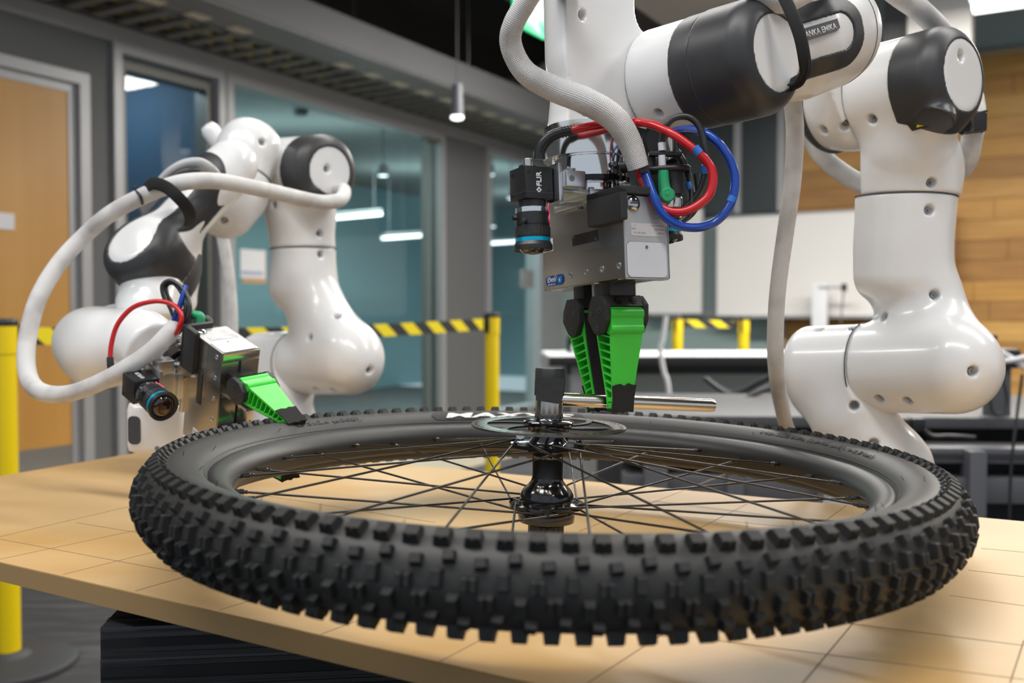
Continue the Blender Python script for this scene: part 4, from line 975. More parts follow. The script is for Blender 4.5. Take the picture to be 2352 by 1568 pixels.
def gripper(root, O, L, T_, U, near_x, far_x, second_cam=None, ms=1., slope=.0115, fs=.0115, fi=-.0045):
    L, T_, U = Vector(L).normalized(), Vector(T_).normalized(), Vector(U).normalized()
    G = frame(O, L*ms, T_*ms, U*ms); LN, TT, HH = .138, .050, .073
    body = box('gripper_body', 0, LN, 0, TT, 0, HH, BRUSH, root, G, .0005)
    loc = lambda v: ((v-O).dot(L)/ms, (v-O).dot(T_)/ms, (v-O).dot(U)/ms)
    box('cover_gap', -.0002, .060, -.0002, .0002, .0300, .0303, GROOVE, body, G); box('cover_gap', -.0002, .0002, 0, TT, .0332, .0336, GROOVE, body, G)
    box('edge_gap', -.0003, .0005, .0478, .0484, 0, HH, GROOVE, body, G)
    # white access panel on the end face, label, slotted plug
    box('end_plate', -.0006, 0, .0005, .0476, .0002, HH-.0005, LGREY, body, G)
    pp = rrect(.0022, .0455, .0005, .0318, .0045); pp = [(y, z) for y, z in pp if True]
    pan = prism('access_panel', pp, lambda x, y, z: G(-z, x, y), .0005, .0013, PANEL, body)
    pan2 = prism('panel_outline', [(x+(x-.024)*.015, y+(y-.016)*.02) for x, y in pp], lambda x, y, z: G(-z, x, y), .0005, .0008, GROOVE, body)
    lathe('panel_screw', G(-.0012, .0235, .0272), -L, [(.0016, 0), (.0016, .0004), (.0007, .0005), (.0007, .0001), (0, .0001)], SCREW, body, 12)
    lab = prism('rating_label', rrect(.0075, .0445, .0372, .0485, .001, 2), lambda x, y, z: G(-z, x, y), .0006, .0009, mat('label_silver', (.56, .55, .55), .45), body)
    for r_, (a, b, c) in enumerate((('Model:', 'WSG 50-110', ''), ('Serial No.:', '4620', ''), ('Hardware Rev.:', '7', ''))):
        zz = .0385+.0034*r_+.0016      # upside-down print
        text('label_text', a, lambda x, y, z: G(-.00095-z, .0435-x, zz-y+.0006), .0024, TEXTG, lab, ext=.00005)
        text('label_text', b, lambda x, y, z: G(-.00095-z, .0235-x if r_ == 0 else .0105-x+.002, zz-y+.0006), .0024, TEXTG, lab, ext=.00005)
    for r_ in range(3): text('label_text', ('50-60 W', '24 V DC', 'IP 10 1.31')[r_], lambda x, y, z: G(-.0006-z, .040-x, .0545+.0036*r_-y), .0021, TEXTG, body, ext=.00005)
    lathe('slotted_plug', G(-.0005, .0105, .0655), -L, [(.0068, 0), (.0068, .0015), (.0055, .0028), (.0025, .0034), (0, .0034)], mat('plug_chrome', (.5, .49, .48), .15, 1.), body, 32)
    box('plug_slot', -.0043, -.0036, .0055, .0155, .0650, .0661, TEXTK, body, G)
    # long face details
    for i in range(5): lathe('side_screw', G(.0085+.0265*i, -.0001, .0110-.0002*i), -T_, [(.0030, 0), (.0030, .0006), (.0016, .0006), (.0016, .0), (0, .0)], mat('zinc', (.55, .60, .62), .3, .9), body, 16)
    sl = box('black_slot_cover', .040, .082, -.0008, 0, .0375, .0475, BLKP, body, G)
    for x in (.0425, .0795): lathe('slot_screw', G(x, -.0008, .0462 if x > .06 else .0395), -T_, [(.0015, 0), (.0015, .0003), (0, .0003)], SCREW, body, 10)
    lg = prism('maker_badge', rrect(.100, .1330, .0030, .0132, .0045), lambda x, y, z: G(x, -z, y), .0, .0005, mat('badge_blue', (.008, .05, .22), .35), body)
    bt = lambda x, y, z: G(.1300-x, -.0005-z, .0066+y)
    text('badge_name', 'SCHUNK', bt, .0058, TEXTW, lg, ext=.0001, bold=.0001, sx=.70)
    text('badge_model', 'WSG 050-110-B', lambda x, y, z: G(.1295-x, -.0005-z, .0038+y), .0021, TEXTW, lg, ext=.0001)
    text('badge_number', '306120', lambda x, y, z: G(.1295-x, -.0005-z, .0112+y), .0017, TEXTW, lg, ext=.0001)
    bd_ = [(.1070+.0030*math.cos(t*PI/8), .0078+.0030*math.sin(t*PI/8)) for t in range(16)]
    prism('badge_emblem', bd_, lambda x, y, z: G(x, -z, y), .0005, .0007, mat('emblem_blue', (.03, .35, .75), .35), lg)
    prism('emblem_wing', [(.1038, .0072), (.1072, .0072), (.1034, .0128)], lambda x, y, z: G(x, -z, y), .0005, .0007, mat('emblem_blue', (.03, .35, .75), .35), lg)
    prism('emblem_dot', [(.1070+.0010*math.cos(t*PI/4), .0078+.0010*math.sin(t*PI/4)) for t in range(8)], lambda x, y, z: G(x, -z, y), .0007, .0008, TEXTW, lg)
    st = box('number_sticker', .1180, LN, -.0004, 0, .0375, .0500, M_PAPER, body, G)
    text('sticker_text', '192', lambda x, y, z: G(.119+x, -.0004-z, .0470-y), .0085, TEXTK, st, ext=.0001)
    # underside: slotted cover plates
    for (x0, x1, y0, y1) in ((.050, .1375, .0008, .0225), (.050, .1, .026, .0492), (.1015, .1375, .026, .0492), (.0006, .012, .0008, .0492)):
        pl_ = box('bottom_plate', x0, x1, y0, y1, -.0012, 0, STEEL, body, G, .0003)
    for (x, y) in ((.055, .004), (.133, .004), (.133, .045), (.055, .045), (.095, .045)): lathe('bottom_screw', G(x, y, -.0012), -U, [(.0013, 0), (.0013, .0004), (0, .0004)], SCREW, body, 10)
    box('slot_channel', .012, .136, .0225, .026, -.0003, .002, TEXTK, body, G)
    # black angle bracket over the corner
    br = prism('angle_bracket', rrect(-.0070, .0465, .0500, .0800, .002, 3), lambda x, y, z: G(x, -z, y), .0, .0070, BLKP, root, 30, .0008)
    box('bracket_top', -.007, .046, -.007, .030, .0735, .0800, BLKP, br, G, .0008)
    # coupling stack above the body
    fc = G(.072, .0147, 0); cp = lathe('coupling_ring', fc, U, [(0, .0860*ms), (.0290, .0860*ms), (.0290, .0935), (.0375, .0940), (.0378, .0980), (.0352, .0985), (.0355, .1170), (.0352, .1174), (.0355, .1178), (.0355, .1200), (.0340, .1204)], CHROME, root, 72)
    lathe('dark_collar', fc, U, [(.0376, .0938), (.0382, .0940), (.0382, .0984), (.0376, .0986)], mat('collar_black', (.03, .03, .03), .15, .8), cp, 64)
    lathe('wrist_flange', fc+T_*(-.001)+L*.004, U, [(.0365, .1190), (.0405, .1192), (.0410, .1240), (.0410, .141), (.039, .150)], mat('polished_flange', (.80, .79, .78), .14, 1.), cp, 72)
    box('adapter_plate', .030, .108, -.004, .050, HH, .0800, STEEL, root, G, .001)
    box('adapter_plate', .046, .100, -.003, .046, .0795, .0880, ALU, root, G, .001)
    # camera arm
    ca = box('camera_arm', .048, .090, -.0352, -.0308, .0735, .1085, ALU, root, G, .0008)
    box('clamp_block', .042, .0600, -.0308, -.010, .0860, .1010, ALU, ca, G, .001); lathe('clamp_screw', G(.042, -.025, .0935), -L, [(.0030, 0), (.0030, .0003), (.0016, .0003), (.0016, -.0004), (0, -.0004)], SCREW, ca, 14)
    box('arm_foot', .060, .096, -.031, .0, .084, .096, ALU, ca, G, .001)
    for (x, y, z) in ((.045, -.0045, .0715), (.030, -.0045, .0745), (.060, -.0045, .0700)):
        lathe('set_screw', G(x, y+.002, z), -T_, [(.0022, 0), (.0022, .004), (.001, .004), (.001, .0025), (0, .0025)], BLK if x < .05 else STEEL, br, 12)
    CT = machine_camera(root, G(.057, -.0650, .0760), L, T_, U)
    for (y, z) in ((.018, .1050), (.018, .0980)): lathe('coupler_screw', G(.0345, .016, z+.003), -L, [(.0025, 0), (.0025, .002), (.0012, .002), (.0012, .0008), (0, .0008)], SCREW, cp, 14)
    lathe('coupler_port', G(.0345, .027, .1055), -L*.9+T_*.3, [(.0055, 0), (.0055, .006), (.004, .006), (.004, .002), (0, .002)], BLK, cp, 20)
    finger(root, G, near_x, 1, slope=slope); finger(root, G, far_x, -1, slope=fs, inn=fi)
    # mounting angle seen between the fingers
    box('finger_sensor', near_x+.030, near_x+.034, .012, .034, -.040, .0, LGREY, root, G, .001)
    return G
# ================================================================ RIGHT ROBOT ARM
def ctr(*ps):
    lo = Vector([min(p[i] for p in ps) for i in range(3)]); hi = Vector([max(p[i] for p in ps) for i in range(3)]); return (lo+hi)/2, (hi-lo)/2
def linkmesh(name, f, pts, pad, m, parent, h=.0022):
    c, e = ctr(*pts); return sdf(name, f, c, e+Vector((pad, pad, pad)), m, parent, h)
def shell(name, f, region, pts, pad, m, parent, grow=.0012, h=.0018, k=.0015):
    g = lambda p: smax(f(p)-grow, region(p), k); return linkmesh(name, g, pts, pad, m, parent, h)

ra = thing('robot_arm', 'large white robot arm at right whose gripper holds the steel bar over the wheel hub', 'robot arm', 'white robot arms', P(2012, 1230, 1.22))
baseR = P(2010, 1230, 1.22)
# shoulder column and fixed half of the shoulder
A0 = P(2012, 1250, 1.22); A1 = P(2014, 1080, 1.22); A2 = P(1954, 958, 1.215); A3 = P(1905, 880, 1.235)
SD0 = P(1830, 846, 1.27); SD1 = P(1990, 845, 1.205); SD2 = P(2188, 842, 1.125)
sn = (SD2-SD0).normalized()
f1 = s_union([s_chain([(A0, .060), (A1, .0610), (A2, .0430), (P(1925, 912, 1.235), .040)], .03), s_cut(s_cyl(SD0, SD1+sn*.02, .0555, .022), SD1, sn, .002)], .030)
f1h, se = holes(f1, [(1882, 755), (1968, 753), (1962, 932), (2008, 1018)], .9, 1.6)
o1 = linkmesh('shoulder_column', f1h, [A0, A1, SD0, SD1], .075, WHITE, ra); screws(se, o1)
# moving half of the shoulder with the upper arm
N0 = P(2078, 455, 1.2); N1 = P(2058, 590, 1.2); N2 = P(2104, 690, 1.195); N3 = P(2125, 790, 1.18); up3 = (N0-N1).normalized()
upa = Vector((.02, 0, 1)).normalized()
f2 = s_union([s_cyl(N1-upa*.052, N0+upa*.03, .0625, .026), s_chain([(N1+upa*.01, .046), (N2, .0430), (N3, .048)], .02), s_cone(SD1, SD2, .0555, .0555), s_cone(P(2118, 700, 1.195), P(2165, 800, 1.16), .043, .048)], .024)
f2 = s_cut(s_cut(f2, SD1+sn*.0004, -sn, .002), N0, upa, .002)
f2h, se = holes(f2, [(2136, 482), (2148, 676), (2236, 853), (2018, 917), (2083, 922), (2028, 727)], .9, 1.6)
o2 = linkmesh('lower_arm_housing', f2h, [N0, N1, SD1, SD2], .08, WHITE, ra); screws(se, o2)
# elbow
E0 = P(1893, 240, 1.25); E1 = P(2000, 222, 1.19); E2 = P(2222, 170, 1.09); en = (E2-E0).normalized()
M1 = P(2088, 330, 1.165)
f3 = s_union([s_cone(N0-upa*.03, P(2082, 385, 1.195), .0625, .060), s_cone(P(2082, 385, 1.195), M1, .060, .048), s_cyl(E1-en*.03, E2-en*.004, .0600, .024, .0585)], .026)
f3 = s_cut(s_cut(f3, N0+upa*.0004, -upa, .002), E1, -en, .002)
f3h, se = holes(f3, [(2002, 275), (2096, 250), (2141, 420), (2208, 128)], .9, 1.6)
o3 = linkmesh('elbow_housing', f3h, [N0, E1, E2], .075, WHITE, ra); screws(se, o3)
ce = V3(E2-en*.004); enn = V3(en)
def reg_cap(t0, rin, c=None, n=None):
    c = ce if c is None else c; n = enn if n is None else n
    def r(p):
        q = p-c; h = q @ n; rad = np.linalg.norm(q-h[..., None]*n, axis=-1); return np.maximum(np.maximum(-t0-h, rad-.0645-np.where(q[..., 2] < 0, .03*np.clip(-q[..., 2]/.06, 0, 1)*(np.abs(h+.03) < .03), 0)*0), np.where(h > -.02, rin-rad, -1))
    return r
tail = s_cone(P(2152, 285, 1.085), P(2170, 317, 1.078), .020, .008)
f3d = s_union([f3, tail], .012)
shell('elbow_cap', f3d, reg_cap(.058, .0405), [E2, P(2168, 312, 1.07)], .075, DARK, ra, .0014)
lb = P(2113, 285, 1.09); hT = frame(P(2084, 288, 1.105), (P(2140, 272, 1.075)-P(2084, 288, 1.105)).normalized(), (0, 0, 0), (0, 0, 1))
q0, n0 = hit(f3, 2090, 284, .8, 1.5); q1, _ = hit(f3, 2128, 274, .8, 1.5); ex_ = (q1-q0).normalized(); ey_ = n0.cross(ex_).normalized(); Tl = lambda x, y, z: q0+ex_*x+ey_*y+n0*(z+.0010)
tgp = prism('warning_tab', [(-.004, .004), (.0, -.009), (.030, -.009), (.030, .006)], Tl, -.001, .0006, BLK, ra)
prism('warning_triangle', [(.006, -.006), (.015, -.006), (.0105, .002)], Tl, .0006, .0008, TAPEY, tgp)
# far half of the elbow
f4 = s_union([s_cyl(E0, E1, .0600, .020), s_cone(P(1960, 235, 1.2), P(1985, 150, 1.15), .055, .050)], .02)
f4 = s_cut(f4, E1-en*.0004, en, .002)
f4h, se = holes(f4, [(1890, 300), (1940, 292)], .9, 1.6)
o4 = linkmesh('elbow_joint', f4h, [E0, E1, P(1985, 150, 1.15)], .075, WHITE, ra); screws(se, o4)
shell('elbow_back_cap', f4, lambda p: (p-V3(E0)) @ V3(en)-.016, [E0], .075, DARK, ra, .004)
qf, qn = hit(f4, 1990, 180, .8, 1.5)
# forearm with the big wrist drum
Fc = P(1780, 122, .872); fn = Vector((.66, -.75, .03)).normalized(); fe = Vector((.70, .62, .34)); fe = (fe-fn*fe.dot(fn)).normalized(); fu = fn.cross(fe)*-1
if fu.z < 0: fu = -fu
FT = frame(Fc, fe, fu, fn)       # x along forearm, y up, z towards viewer
D0 = P(1468, 196, .975)
f5 = s_union([s_cyl(Fc-fn*.150, Fc+fn*.001, .0545, .020, .0520), s_cone(FT(.03, 0, -.056), FT(.17, .0, -.050), .042, .046), s_cyl(FT(.095, 0, -.052), FT(.220, 0, -.052), .0565, .026)], .022)
f5 = s_cut(f5, FT(0, 0, -.136), -fn, .002)
arm_pts = [Fc-fn*.150, Fc, FT(.215, 0, -.05)]
f5h, se = holes(f5, [(1932, 150), (1962, 128), (1512, 262)], .7, 1.4, .005)
o5 = linkmesh('forearm_housing', f5h, arm_pts, .075, WHITE, ra); screws(se, o5, .003)
ox, oy, oz = V3(fe), V3(fu), V3(fn); fc = V3(Fc)
def loc2(p):
    q = p-fc; return q @ ox, q @ oy, q @ oz
def rbox2(a, b, a0, a1, hw, r):
    dx = np.abs(a-(a0+a1)/2)-(a1-a0)/2+r; dy = np.abs(b)-hw+r
    return np.minimum(np.maximum(dx, dy), 0)+np.sqrt(np.maximum(dx, 0)**2+np.maximum(dy, 0)**2)-r
def winreg(p):
    a, b, c = loc2(p)
    win = smin(np.sqrt((a*1.0)**2+b**2)-.0345, rbox2(a, b, -.01, .137, .0175, .017), .022)
    drum = np.maximum(np.sqrt(a**2+b**2)-.058, -.059-c)
    arm = np.maximum(rbox2(a, b, -.03, .157, .0355, .030), -.062-c)
    out = np.minimum(drum, arm); return np.maximum(out, -np.maximum(win, -.05-c))
shell('forearm_cover', f5, winreg, [Fc-fn*.09, Fc, FT(.17, 0, -.04)], .062, DARK, ra, .0016)
shell('drum_band', f5, lambda p: np.maximum(np.maximum(-.082-loc2(p)[2], loc2(p)[2]+.0575), np.sqrt(loc2(p)[0]**2+loc2(p)[1]**2)-.07), [Fc-fn*.085, Fc-fn*.055], .062, DARK, ra, .0008)
for zz, nm in ((.187, 'joint_seam'),):
    T5 = FT; 
    sm = lambda p: np.abs(loc2(p)[0]-.187)-.0005
    g = lambda p: smax(f5(p)-.0002, sm(p), .0)
# dark name strip in the window and lettering
q0, n0 = hit(f5, 1842, 83, .7, 1.4); q1, _ = hit(f5, 1925, 58, .7, 1.4); ex_ = (q1-q0).normalized(); n0 = (n0-ex_*n0.dot(ex_)).normalized(); ey_ = n0.cross(ex_); ey_ = ey_ if ey_.z > 0 else -ey_
Ln = (q1-q0).length; Tn = lambda x, y, z: q0+ex_*x+ey_*y+n0*(z+.0014)
ns = prism('name_strip', [(-.012, -.0052), (Ln*.88, -.0052), (Ln, -.003), (Ln, .0062), (-.012, .0062)], Tn, -.0035, .0004, mat('name_grey', (.12, .12, .125), .4), ra)
text('name_lettering', 'FRANKA EMIKA', lambda x, y, z: Tn(Ln-.004+x, -.0030+y, .0005+z), .0085, TEXTW, ns, ext=.0002, bold=.0001, align='RIGHT', sx=.76)
q0, n0 = hit(f5, 1878, 134, .7, 1.4); n0 = (n0-ex_*n0.dot(ex_)).normalized(); ey_ = n0.cross(ex_); ey_ = ey_ if ey_.z > 0 else -ey_
text('maker_marking', 'MADE IN GERMANY', lambda x, y, z: q0+ex_*x+ey_*y+n0*(.0018+z), .0023, TEXTK, ns, ext=.0001)
# wrist column
W0 = P(1366, -90, .925); W1 = P(1368, 130, .925); W2 = P(1373, 240, .925); W3 = P(1370, 330, .925); wu = Vector((0, 0, 1))
cj = P(1440, 170, .955)
f6 = s_union([s_cyl(W3, W0, .0400, .018, .0448), s_cone(W0, W1, .0448, .0446), s_cone(P(1372, 292, .925), P(1371, 300, .925), .0425, .0435), s_cone(W1+Vector((.02, .02, 0)), FT(0, 0, -.142), .040, .044)], .022)
f6 = s_cut(s_cut(f6, FT(0, 0, -.1364), fn, .002), P(1368, 301, .925), Vector((.0, 0, -1)), .003)
f6h, se = holes(f6, [(1338, 34), (1345, 256), (1480, 152)], .7, 1.2, .0048)
o6 = linkmesh('wrist_housing', f6h, [W0, W3, FT(0, 0, -.137)], .055, WHITE, ra, .002); screws(se, o6, .0028)
lathe('seam_screw', *(lambda q: (q[0], q[1]))(hit(f6, 1482, 258, .7, 1.2)), [(.0022, -.001), (.0022, .002), (.001, .002), (.001, .001), (0, .001)], STEEL, ra, 12)
lathe('top_port', P(1306, -26, .88), Vector((-.2, -.5, .8)), [(.016, -.004), (.016, .001), (.014, .002), (0, .002)], DARK, ra, 24)
# seams as fine dark joints
def seam(f, org, n, pts, parent, w=.0007, pad=.07):
    o = V3(org); n = V3(Vector(n).normalized()); g = lambda p: np.maximum(f(p)-.0002, np.abs((p-o) @ n)-w); return linkmesh('joint_seam', g, pts, pad, GROOVE, parent, .0011)
def seam_ring(f, org, n, rmax, parent, r=.0009, fdir=None):
    """thin dark groove line following the housing surface in the plane (org, n)"""
    a, b, c = basis(n); pts = []
    for i in range(72):
        t = 2*PI*i/72; d = a*math.cos(t)+b*math.sin(t); lo, hi = 0., rmax
        o = V3(org)
        for _ in range(18):
            md = (lo+hi)/2; v = float(f((o+V3(d)*md)[None].astype(np.float32))[0]); lo, hi = (md, hi) if v < 0 else (lo, md)
        pts.append(Vector(org)+d*(lo+hi)/2)
    pts.append(pts[0]); pts.append(pts[1]); return tube('joint_seam', pts, r, GROOVE, parent, 6, 1)
seam_ring(s_cyl(SD0, SD1+sn*.05, .0562, .0), SD1, sn, .09, ra, .0008)
seam_ring(lambda p: f2(p+V3(upa*.004)*-1), N0-upa*.0002, upa, .09, ra, .0008)
seam_ring(s_cyl(E0, E2, .0600, .0, .0590), E1, en, .09, ra, .0007)
seam_ring(f5, FT(.187, 0, -.05), fe, .09, ra, .0006)
Gn = (P(1436, 637, .84)-P(1250, 669, .955)); ON = P(1436, 637, .84)
Lr = Vector((-.067, .12, -.0085)).normalized(); Tr = Vector((.873, .488, 0)); Tr = (Tr-Lr*Tr.dot(Lr)).normalized(); Ur = Lr.cross(Tr)*-1
if Ur.z < 0: Ur = -Ur
GR = gripper(ra, ON, Lr, Tr, Ur, .0370, .1030, fs=.019, fi=.0055)
# second camera, mostly hidden behind the gripper
c2 = P(1523, 447, .94)-Lr*.0145-Tr*.0145; machine_camera(ra, c2, Lr, Tr, Ur, pink=False)
lathe('camera_mount_disc', P(1528, 330, .96), Vector((0, -1, .1)), [(.024, 0), (.024, .006), (.020, .009), (0, .009)], BLK, ra, 30)
# sleeves, cables
tube('cable_sleeve', PT([(2180, 415, 1.27), (2218, 375, 1.22), (2232, 320, 1.2), (2240, 265, 1.2), (2225, 190, 1.24), (2175, 90, 1.2), (2120, 30, 1.14), (2068, -8, 1.12), (2005, -50, 1.06), (1920, -55, .95), (1850, -20, .89), (1795, 4, .87), (1748, -22, .865), (1690, -75, .855), (1570, -150, .84), (1420, -175, .82), (1310, -130, .80), (1252, -60, .80), (1215, -5, .81), (1180, 55, .82), (1174, 105, .83), (1206, 165, .835), (1268, 202, .84), (1345, 232, .84), (1410, 272, .845), (1446, 325, .85), (1466, 385, .855)]), [.0128]*8+[.0122, .0116, .0110, .0106, .0106, .0104, .0100, .0096, .0092, .0090, .0088, .0092, .0096, .0100, .0112, .0118, .0116, .0106, .0094], SLEEVE, ra, 32, 10, wob=.012)
tube('cable_sleeve', PT([(1985, 425, 1.30), (1940, 400, 1.30), (1890, 360, 1.29), (1862, 310, 1.29), (1850, 260, 1.28)]), .0125, SLEEVE, ra, 24, 8)
tube('cable_sleeve', PT([(1818, 215, 1.06), (1826, 300, 1.06), (1820, 420, 1.06), (1803, 540, 1.065), (1787, 660, 1.07), (1781, 760, 1.08), (1783, 850, 1.10), (1795, 930, 1.15), (1812, 990, 1.22), (1860, 1070, 1.28)]), [.0098, .0098, .0094, .0092, .0090, .0092, .0092, .0090, .0088, .0088], SLEEVE, ra, 24, 8, wob=.015)
tube('sleeve_cuff', PT([(2232, 268, 1.19), (2230, 300, 1.185)]), [.0145, .0145], STRAP, ra, 20, 2)
box('tie_block', -.008, .008, -.006, .006, -.011, .011, BLK, ra, frame(P(2247, 281, 1.17), (1, 0, 0), (0, 1, 0), (0, 0, 1)), .001)
for (a, b) in (((2236, 262), (2268, 254)), ((2216, 306), (2262, 300))): cyl('cable_tie', P(*a, 1.165), P(*b, 1.165), .0014, BLK, ra, 8)
tube('strap', PT([(1790, -30, .845), (1804, 0, .842), (1822, 40, .838), (1838, 85, .838), (1847, 130, .842), (1850, 165, .85), (1838, 186, .862), (1822, 192, .88)]), .0055, STRAP, ra, 12, 6, flat=(.35, 1.1))
tube('strap', PT([(1846, 120, .846), (1851, 150, .85), (1842, 180, .86), (1826, 190, .876), (1812, 198, .90)]), .0060, STRAP, ra, 12, 6, flat=(1.1, .45))
rp_ = [(1312, 300, .868), (1345, 292, .862), (1400, 284, .868), (1460, 281, .885), (1500, 287, .87), (1545, 308, .855), (1590, 340, .85), (1625, 372, .85), (1638, 405, .85), (1630, 445, .85), (1605, 470, .85), (1570, 486, .85), (1535, 484, .852), (1505, 465, .855), (1482, 430, .86), (1466, 392, .862), (1458, 370, .865)]
tube('red_cable', PT(rp_), .0039, RED, ra, 16, 8)
tube('blue_cable', PT([(1540, 305, .92), (1575, 297, .90), (1620, 306, .865), (1660, 340, .86), (1684, 385, .86), (1688, 430, .86), (1675, 475, .86), (1645, 508, .86), (1605, 522, .855), (1560, 518, .852), (1525, 495, .85), (1503, 455, .85), (1488, 415, .855), (1477, 385, .86), (1470, 370, .865)]), .0040, BLUE, ra, 16, 8)
tube('black_cable', PT([(1521, 345, .87), (1522, 318, .865), (1530, 290, .86), (1550, 271, .858), (1578, 268, .858), (1600, 282, .858), (1614, 310, .858), (1620, 345, .858), (1621, 385, .862), (1612, 425, .866), (1595, 455, .87), (1560, 490, .875)]), .0030, BLKR, ra, 14, 8)
tube('black_cable', PT([(1541, 330, .90), (1560, 355, .885), (1578, 390, .88), (1588, 430, .875), (1590, 465, .87), (1575, 500, .872), (1540, 515, .87), (1505, 498, .865), (1482, 460, .865), (1470, 420, .868), (1468, 385, .872)]), .0030, BLKR, ra, 14, 8)
tube('black_cable', PT([(1600, 400, .885), (1605, 455, .88), (1590, 490, .88), (1560, 508, .875), (1515, 503, .87), (1490, 475, .87), (1478, 440, .872)]), .0028, BLKR, ra, 14, 8)
for a, b, d in (((1592, 342), (1606, 352), .8445), ((1617, 380), (1616, 398), .8575), ((1584, 418), (1587, 433), .8745)):
    pass
tube('tape_mark', PT([(1594, 339, .8495), (1606, 353, .8495)]), .0044, BTAPE, ra, 16, 3); tube('tape_mark', PT([(1620.5, 378, .861), (1620.5, 398, .863)]), .0036, BTAPE, ra, 16, 3)
tube('tape_mark', PT([(1584, 420, .877), (1588, 436, .875)]), .0036, BTAPE, ra, 16, 3); tube('tape_mark', PT([(1678, 465, .86), (1684, 452, .86)]), .0043, BTAPE, ra, 16, 3)
# usb lead into the machine camera
tube('camera_lead', PT([(1239, 366, .875), (1240, 348, .874), (1250, 328, .872), (1268, 312, .870), (1292, 303, .869), (1316, 299, .868)]), [.0058, .0055, .0054, .0050, .0046, .0048], BLKR, ra, 16, 6)
for k in range(5): tube('strain_ring', PT([(1290+k*7, 304-k*1.5, .8687), (1293+k*7, 303.5-k*1.5, .8687)]), .0053, BLKR, ra, 16, 2)
# connector cluster
d = .875
cyl('connector_body', P(1487, 362, d), P(1487, 392, d), .0078, BLKP, ra, 24, None, .001)
cyl('connector_body', P(1545, 378, d), P(1548, 452, d), .0088, BLKP, ra, 24, None, .002)
gc = tube('green_connector_plug', PT([(1523, 392, .862), (1525, 425, .862), (1530, 446, .862), (1537, 450, .862)]), [.0048, .0052, .0064, .0060], GREENC, ra, 20, 5)
lathe('plug_cap', P(1530, 450, .866), (0, -1, 0), [(.0066, 0), (.0066, .009), (.0055, .010), (0, .010)], GREENC, gc, 24)
cyl('white_sleeve_tube', P(1520, 328, .865), P(1521, 346, .865), .0035, PANEL, ra, 16); cyl('white_sleeve_tube', P(1520, 357, .865), P(1521, 381, .865), .0034, PANEL, ra, 16)
cyl('black_boot', P(1541, 322, .89), P(1543, 372, .88), .0050, BLKR, ra, 16)
box('tie_bar', 0, .030, -.005, .005, -.002, .002, BLK, ra, frame(P(1490, 354, .868), (1, .05, .01), (-.05, 1, 0), (0, 0, 1)), .001)
tr_ = frame(P(1524, 390, .872), (1, 0, 0), (0, 1, 0), (0, 0, 1)); pts_ = [tr_(.022*math.cos(t*PI/10)+.001, .011*math.sin(t*PI/10), .0015*math.cos(t*PI/10)) for t in range(22)]
tube('cable_tie', pts_, .0022, BLK, ra, 8, 2, flat=(1, 1.2)); box('tie_head', -.004, .004, -.003, .003, -.004, .004, BLK, ra, frame(P(1477, 388, .855), (1, .1, .1), (-.1, 1, 0), (0, 0, 1)), .0006)
for k, (px, cm) in enumerate(((1463, RED), (1472, BLUE), (1481, BLKR))): tube('sleeve_exit_wire', PT([(px-2, 372, .858), (px+3, 392, .858), (px+8, 410, .862)]), .0036, cm, ra, 12, 4)
box('connector_bank', -.018, .018, -.008, .008, -.022, .022, BLKP, ra, frame(P(1532, 420, .905), Tr, Lr, Ur), .003)
for s_ in (0, 1): lathe('steel_coupling', P(1538+14*s_, 466, .872), (0, 0, 1), [(.0062, -.004), (.0062, .004), (.0045, .006)], STEEL, ra, 20)
box('pedestal', -.10, .10, -.10, .10, -(baseR.z+.0), 0, EXM, ra, frame(Vector((baseR.x, baseR.y, baseR.z-.02)), UV_, VV_, (0, 0, 1)), .004)
lathe('base_flange', Vector((baseR.x, baseR.y, baseR.z-.02)), (0, 0, 1), [(.085, 0), (.085, .02), (.065, .05), (.06, .09)], WHITE, ra, 40)

# ================================================================ LEFT ROBOT ARM
la = thing('robot_arm', 'smaller looking white robot arm at left whose green finger presses on the tyre', 'robot arm', 'white robot arms', P(655, 1080, 1.78))
lh = .0032
B0 = P(652, 1150, 1.78); B1 = P(655, 1000, 1.78); B2 = P(648, 915, 1.78); B3 = P(632, 860, 1.80)
L0 = P(606, 834, 1.84); L1 = P(690, 832, 1.78); L2 = P(806, 832, 1.68); ln = (L2-L0).normalized()
g1 = s_union([s_chain([(B0, .062), (B1, .058), (B2, .046), (P(636, 878, 1.80), .042)], .03), s_cut(s_cyl(L0-ln*.03, L1+ln*.02, .0590, .024), L1, ln, .002)], .03)
g1h, se = holes(g1, [(632, 764), (683, 765), (686, 891)], 1.3, 2.3, .0065); q = linkmesh('shoulder_column', g1h, [B0, L0, L1], .075, WHITE, la, lh); screws(se, q)
H0 = P(697, 572, 1.76); H1 = P(694, 655, 1.76); H2 = P(735, 730, 1.745); H3 = P(765, 800, 1.72); hu = Vector((-.02, 0, 1)).normalized()
g2 = s_union([s_cyl(H1-hu*.035, H0+hu*.03, .0600, .030), s_chain([(H1, .048), (H2, .0430), (H3, .048)], .02), s_cone(L1, L2, .0590, .0565), s_cone(H2, P(800, 800, 1.69), .045, .048)], .036)
g2 = s_cut(s_cut(g2, L1+ln*.0004, -ln, .002), H0, hu, .002)
g2h, se = holes(g2, [(737, 584), (775, 725), (850, 851), (728, 895), (768, 897), (710, 775)], 1.3, 2.3, .0065); q = linkmesh('lower_arm_housing', g2h, [H0, H1, L1, L2], .08, WHITE, la, lh); screws(se, q)
K0_ = P(600, 400, 1.82); K1_ = P(640, 399, 1.78); K2_ = P(758, 392, 1.66); kn_ = (K2_-K0_).normalized()
g3 = s_union([s_cone(H0-hu*.03, P(690, 480, 1.75), .0600, .058), s_cone(P(690, 480, 1.75), P(690, 430, 1.74), .058, .045), s_cyl(K0_-kn_*.02, K2_, .0650, .022, .062)], .026)
